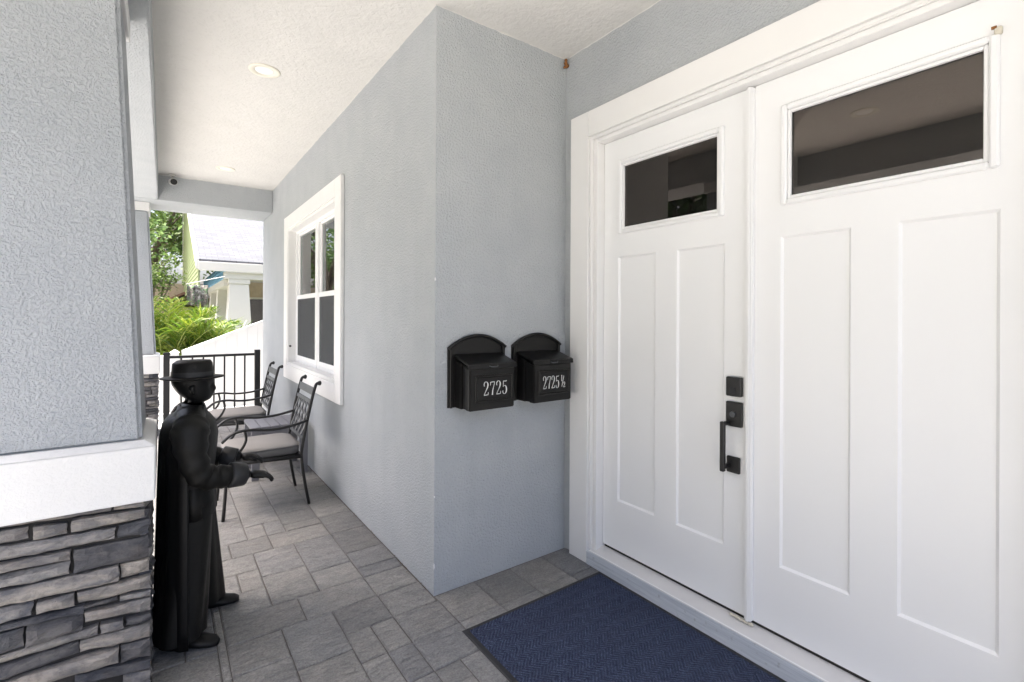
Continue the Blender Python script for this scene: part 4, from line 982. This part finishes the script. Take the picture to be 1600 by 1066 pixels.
# hands with five fingers, lightly curled
for s in (-1, 1):
    hx_, hy_, hz_ = (.225, -.14, .705) if s < 0 else (.225, .14, .72)
    hn = [(hx_-.01, hy_, hz_, (.030, .021)), (hx_+.025, hy_, hz_-.004, (.034, .021)), (hx_+.05, hy_, hz_-.008, (.034, .018))]; he = [(0, 1), (1, 2)]
    for q in range(4):
        o = len(hn); fy = (-.027+.018*q); L = (.034, .040, .038, .030)[q]
        hn += [(hx_+.055, hy_+fy, hz_-.009, .0095), (hx_+.055+L*.6, hy_+fy, hz_-.020, .009), (hx_+.055+L*.9, hy_+fy, hz_-.042, .0075)]
        he += [(2, o), (o, o+1), (o+1, o+2)]
    o = len(hn); ty = -s*.030
    hn += [(hx_+.018, hy_+ty*.9, hz_-.006, .009), (hx_+.042, hy_+ty*1.25, hz_-.014, .008), (hx_+.060, hy_+ty*1.15, hz_-.022, .0068)]; he += [(1, o), (o, o+1), (o+1, o+2)]
    skinmesh('hand', hn, he, MAT['statue'], stt, 1)
# jacket, coat tail behind, collar, belt, sleeves with cuffs
prof2 = [(1.0, .050, .062, 0), (.985, .080, .140, 0), (.955, .102, .200, .0), (.90, .112, .205, .008), (.82, .106, .180, .012), (.74, .098, .160, .014), (.69, .096, .156, .016), (.62, .104, .172, .02), (.55, .108, .178, .024)]
jk = MB().loft([ell(-.008, 0, z, rx_, ry_, 64, fo, z*2.2, 9) for z, rx_, ry_, fo in prof2], cap=False).build('jacket', MAT['statue_coat'], stt)
m_ = jk.modifiers.new('solid', 'SOLIDIFY'); m_.thickness = .008
tl = []; nn = 40
for j in range(13):
    z = .955-j*.0765; sp = .90+.22*(j/12); row = []
    for i in range(nn+1):
        a = math.pi*(.5+.02)+(math.pi*.96)*i/nn; f_ = 1+(.05+.05*j/12)*math.sin(i*1.05+.3*math.sin(j*.5))
        row.append((-.010+(.094 if j == 0 else .106)*f_*math.cos(a)*(1+.012*j), (.190 if j == 0 else .205*sp)*math.sin(a), z))
    tl.append(row)
N2 = nn+1
ctl = MB().add([p for r in tl for p in r], [(j*N2+i, j*N2+i+1, (j+1)*N2+i+1, (j+1)*N2+i) for j in range(12) for i in range(nn)], True).build('coat_tail', MAT['statue'], stt)
m_ = ctl.modifiers.new('solid', 'SOLIDIFY'); m_.thickness = .007
MB().loft([ell(-.004, 0, .985, .074, .094, 32), ell(0, 0, 1.01, .058, .064, 32), ell(0, 0, 1.03, .052, .056, 32), ell(0, 0, 1.028, .045, .050, 32), ell(0, 0, .99, .045, .054, 32)], cap=False).build('collar', MAT['statue_cuff'], stt)
MB().loft([ell(-.008, 0, z, rx_, ry_, 48) for z, rx_, ry_ in ((.725, .098, .160), (.722, .106, .168), (.690, .106, .168), (.687, .098, .160))], cap=False).build('belt', MAT['statue_cuff'], stt)
for s in (-1, 1):
    P_ = [(-.005, s*.145, .965), (-.012, s*.192, .93), (-.004, s*.214, .84), (.022, s*.210, .765), (.065, s*.196, .735), (.13, s*.170, .726), (.19, s*.150, .714)]
    pp = bez(P_, 5); n = len(pp); rr_ = [.062+.012*math.sin(min(1, i/(n*.3))*math.pi)-.018*i/n+.004*math.sin(i*1.7) for i in range(n)]
    MB().tube(pp, rr_, 18).build('sleeve', MAT['statue_coat'], stt)
    e = pp[-1]; d_ = (pp[-1]-pp[-3]).normalized(); MB().tube([e-d_*.062, e-d_*.055, e+d_*.004, e+d_*.008], [.046, .056, .050, .042], 18).build('cuff', MAT['statue_cuff'], stt)
# wide trousers and shoes
for ox, oy, a, tx, ty in ((-.045, -.115, -.52, 0, -.08), (.05, .145, -.10, .01, .08)):
    MB().loft([ell(tx+(ox-tx)*q, ty+(oy-ty)*q, .60-.545*q, .082+.014*q, .088+.012*q, 40, .02+.03*q, q*2+ox*9, 6) for q in [i/9 for i in range(10)]], cap=False).build('trouser_leg', MAT['statue_coat'], stt)
    R_ = Matrix.Rotation(a, 3, 'Z'); secs = [(-.062, .026, .040), (-.05, .036, .062), (0, .038, .074), (.05, .042, .054), (.10, .044, .042), (.140, .036, .034), (.160, .016, .022)]
    rg = []
    for x_, w_, h_ in secs:
        ring = []
        for k in range(14):
            t_ = 2*math.pi*k/14; y_ = w_*math.cos(t_); z_ = max(h_/2+.0015+h_/2*math.sin(t_), .0015); v = R_@Vector((x_, y_, 0)); ring.append((ox+v.x, oy+v.y, z_))
        rg.append(ring)
    MB().loft(rg).build('shoe', MAT['statue'], stt)
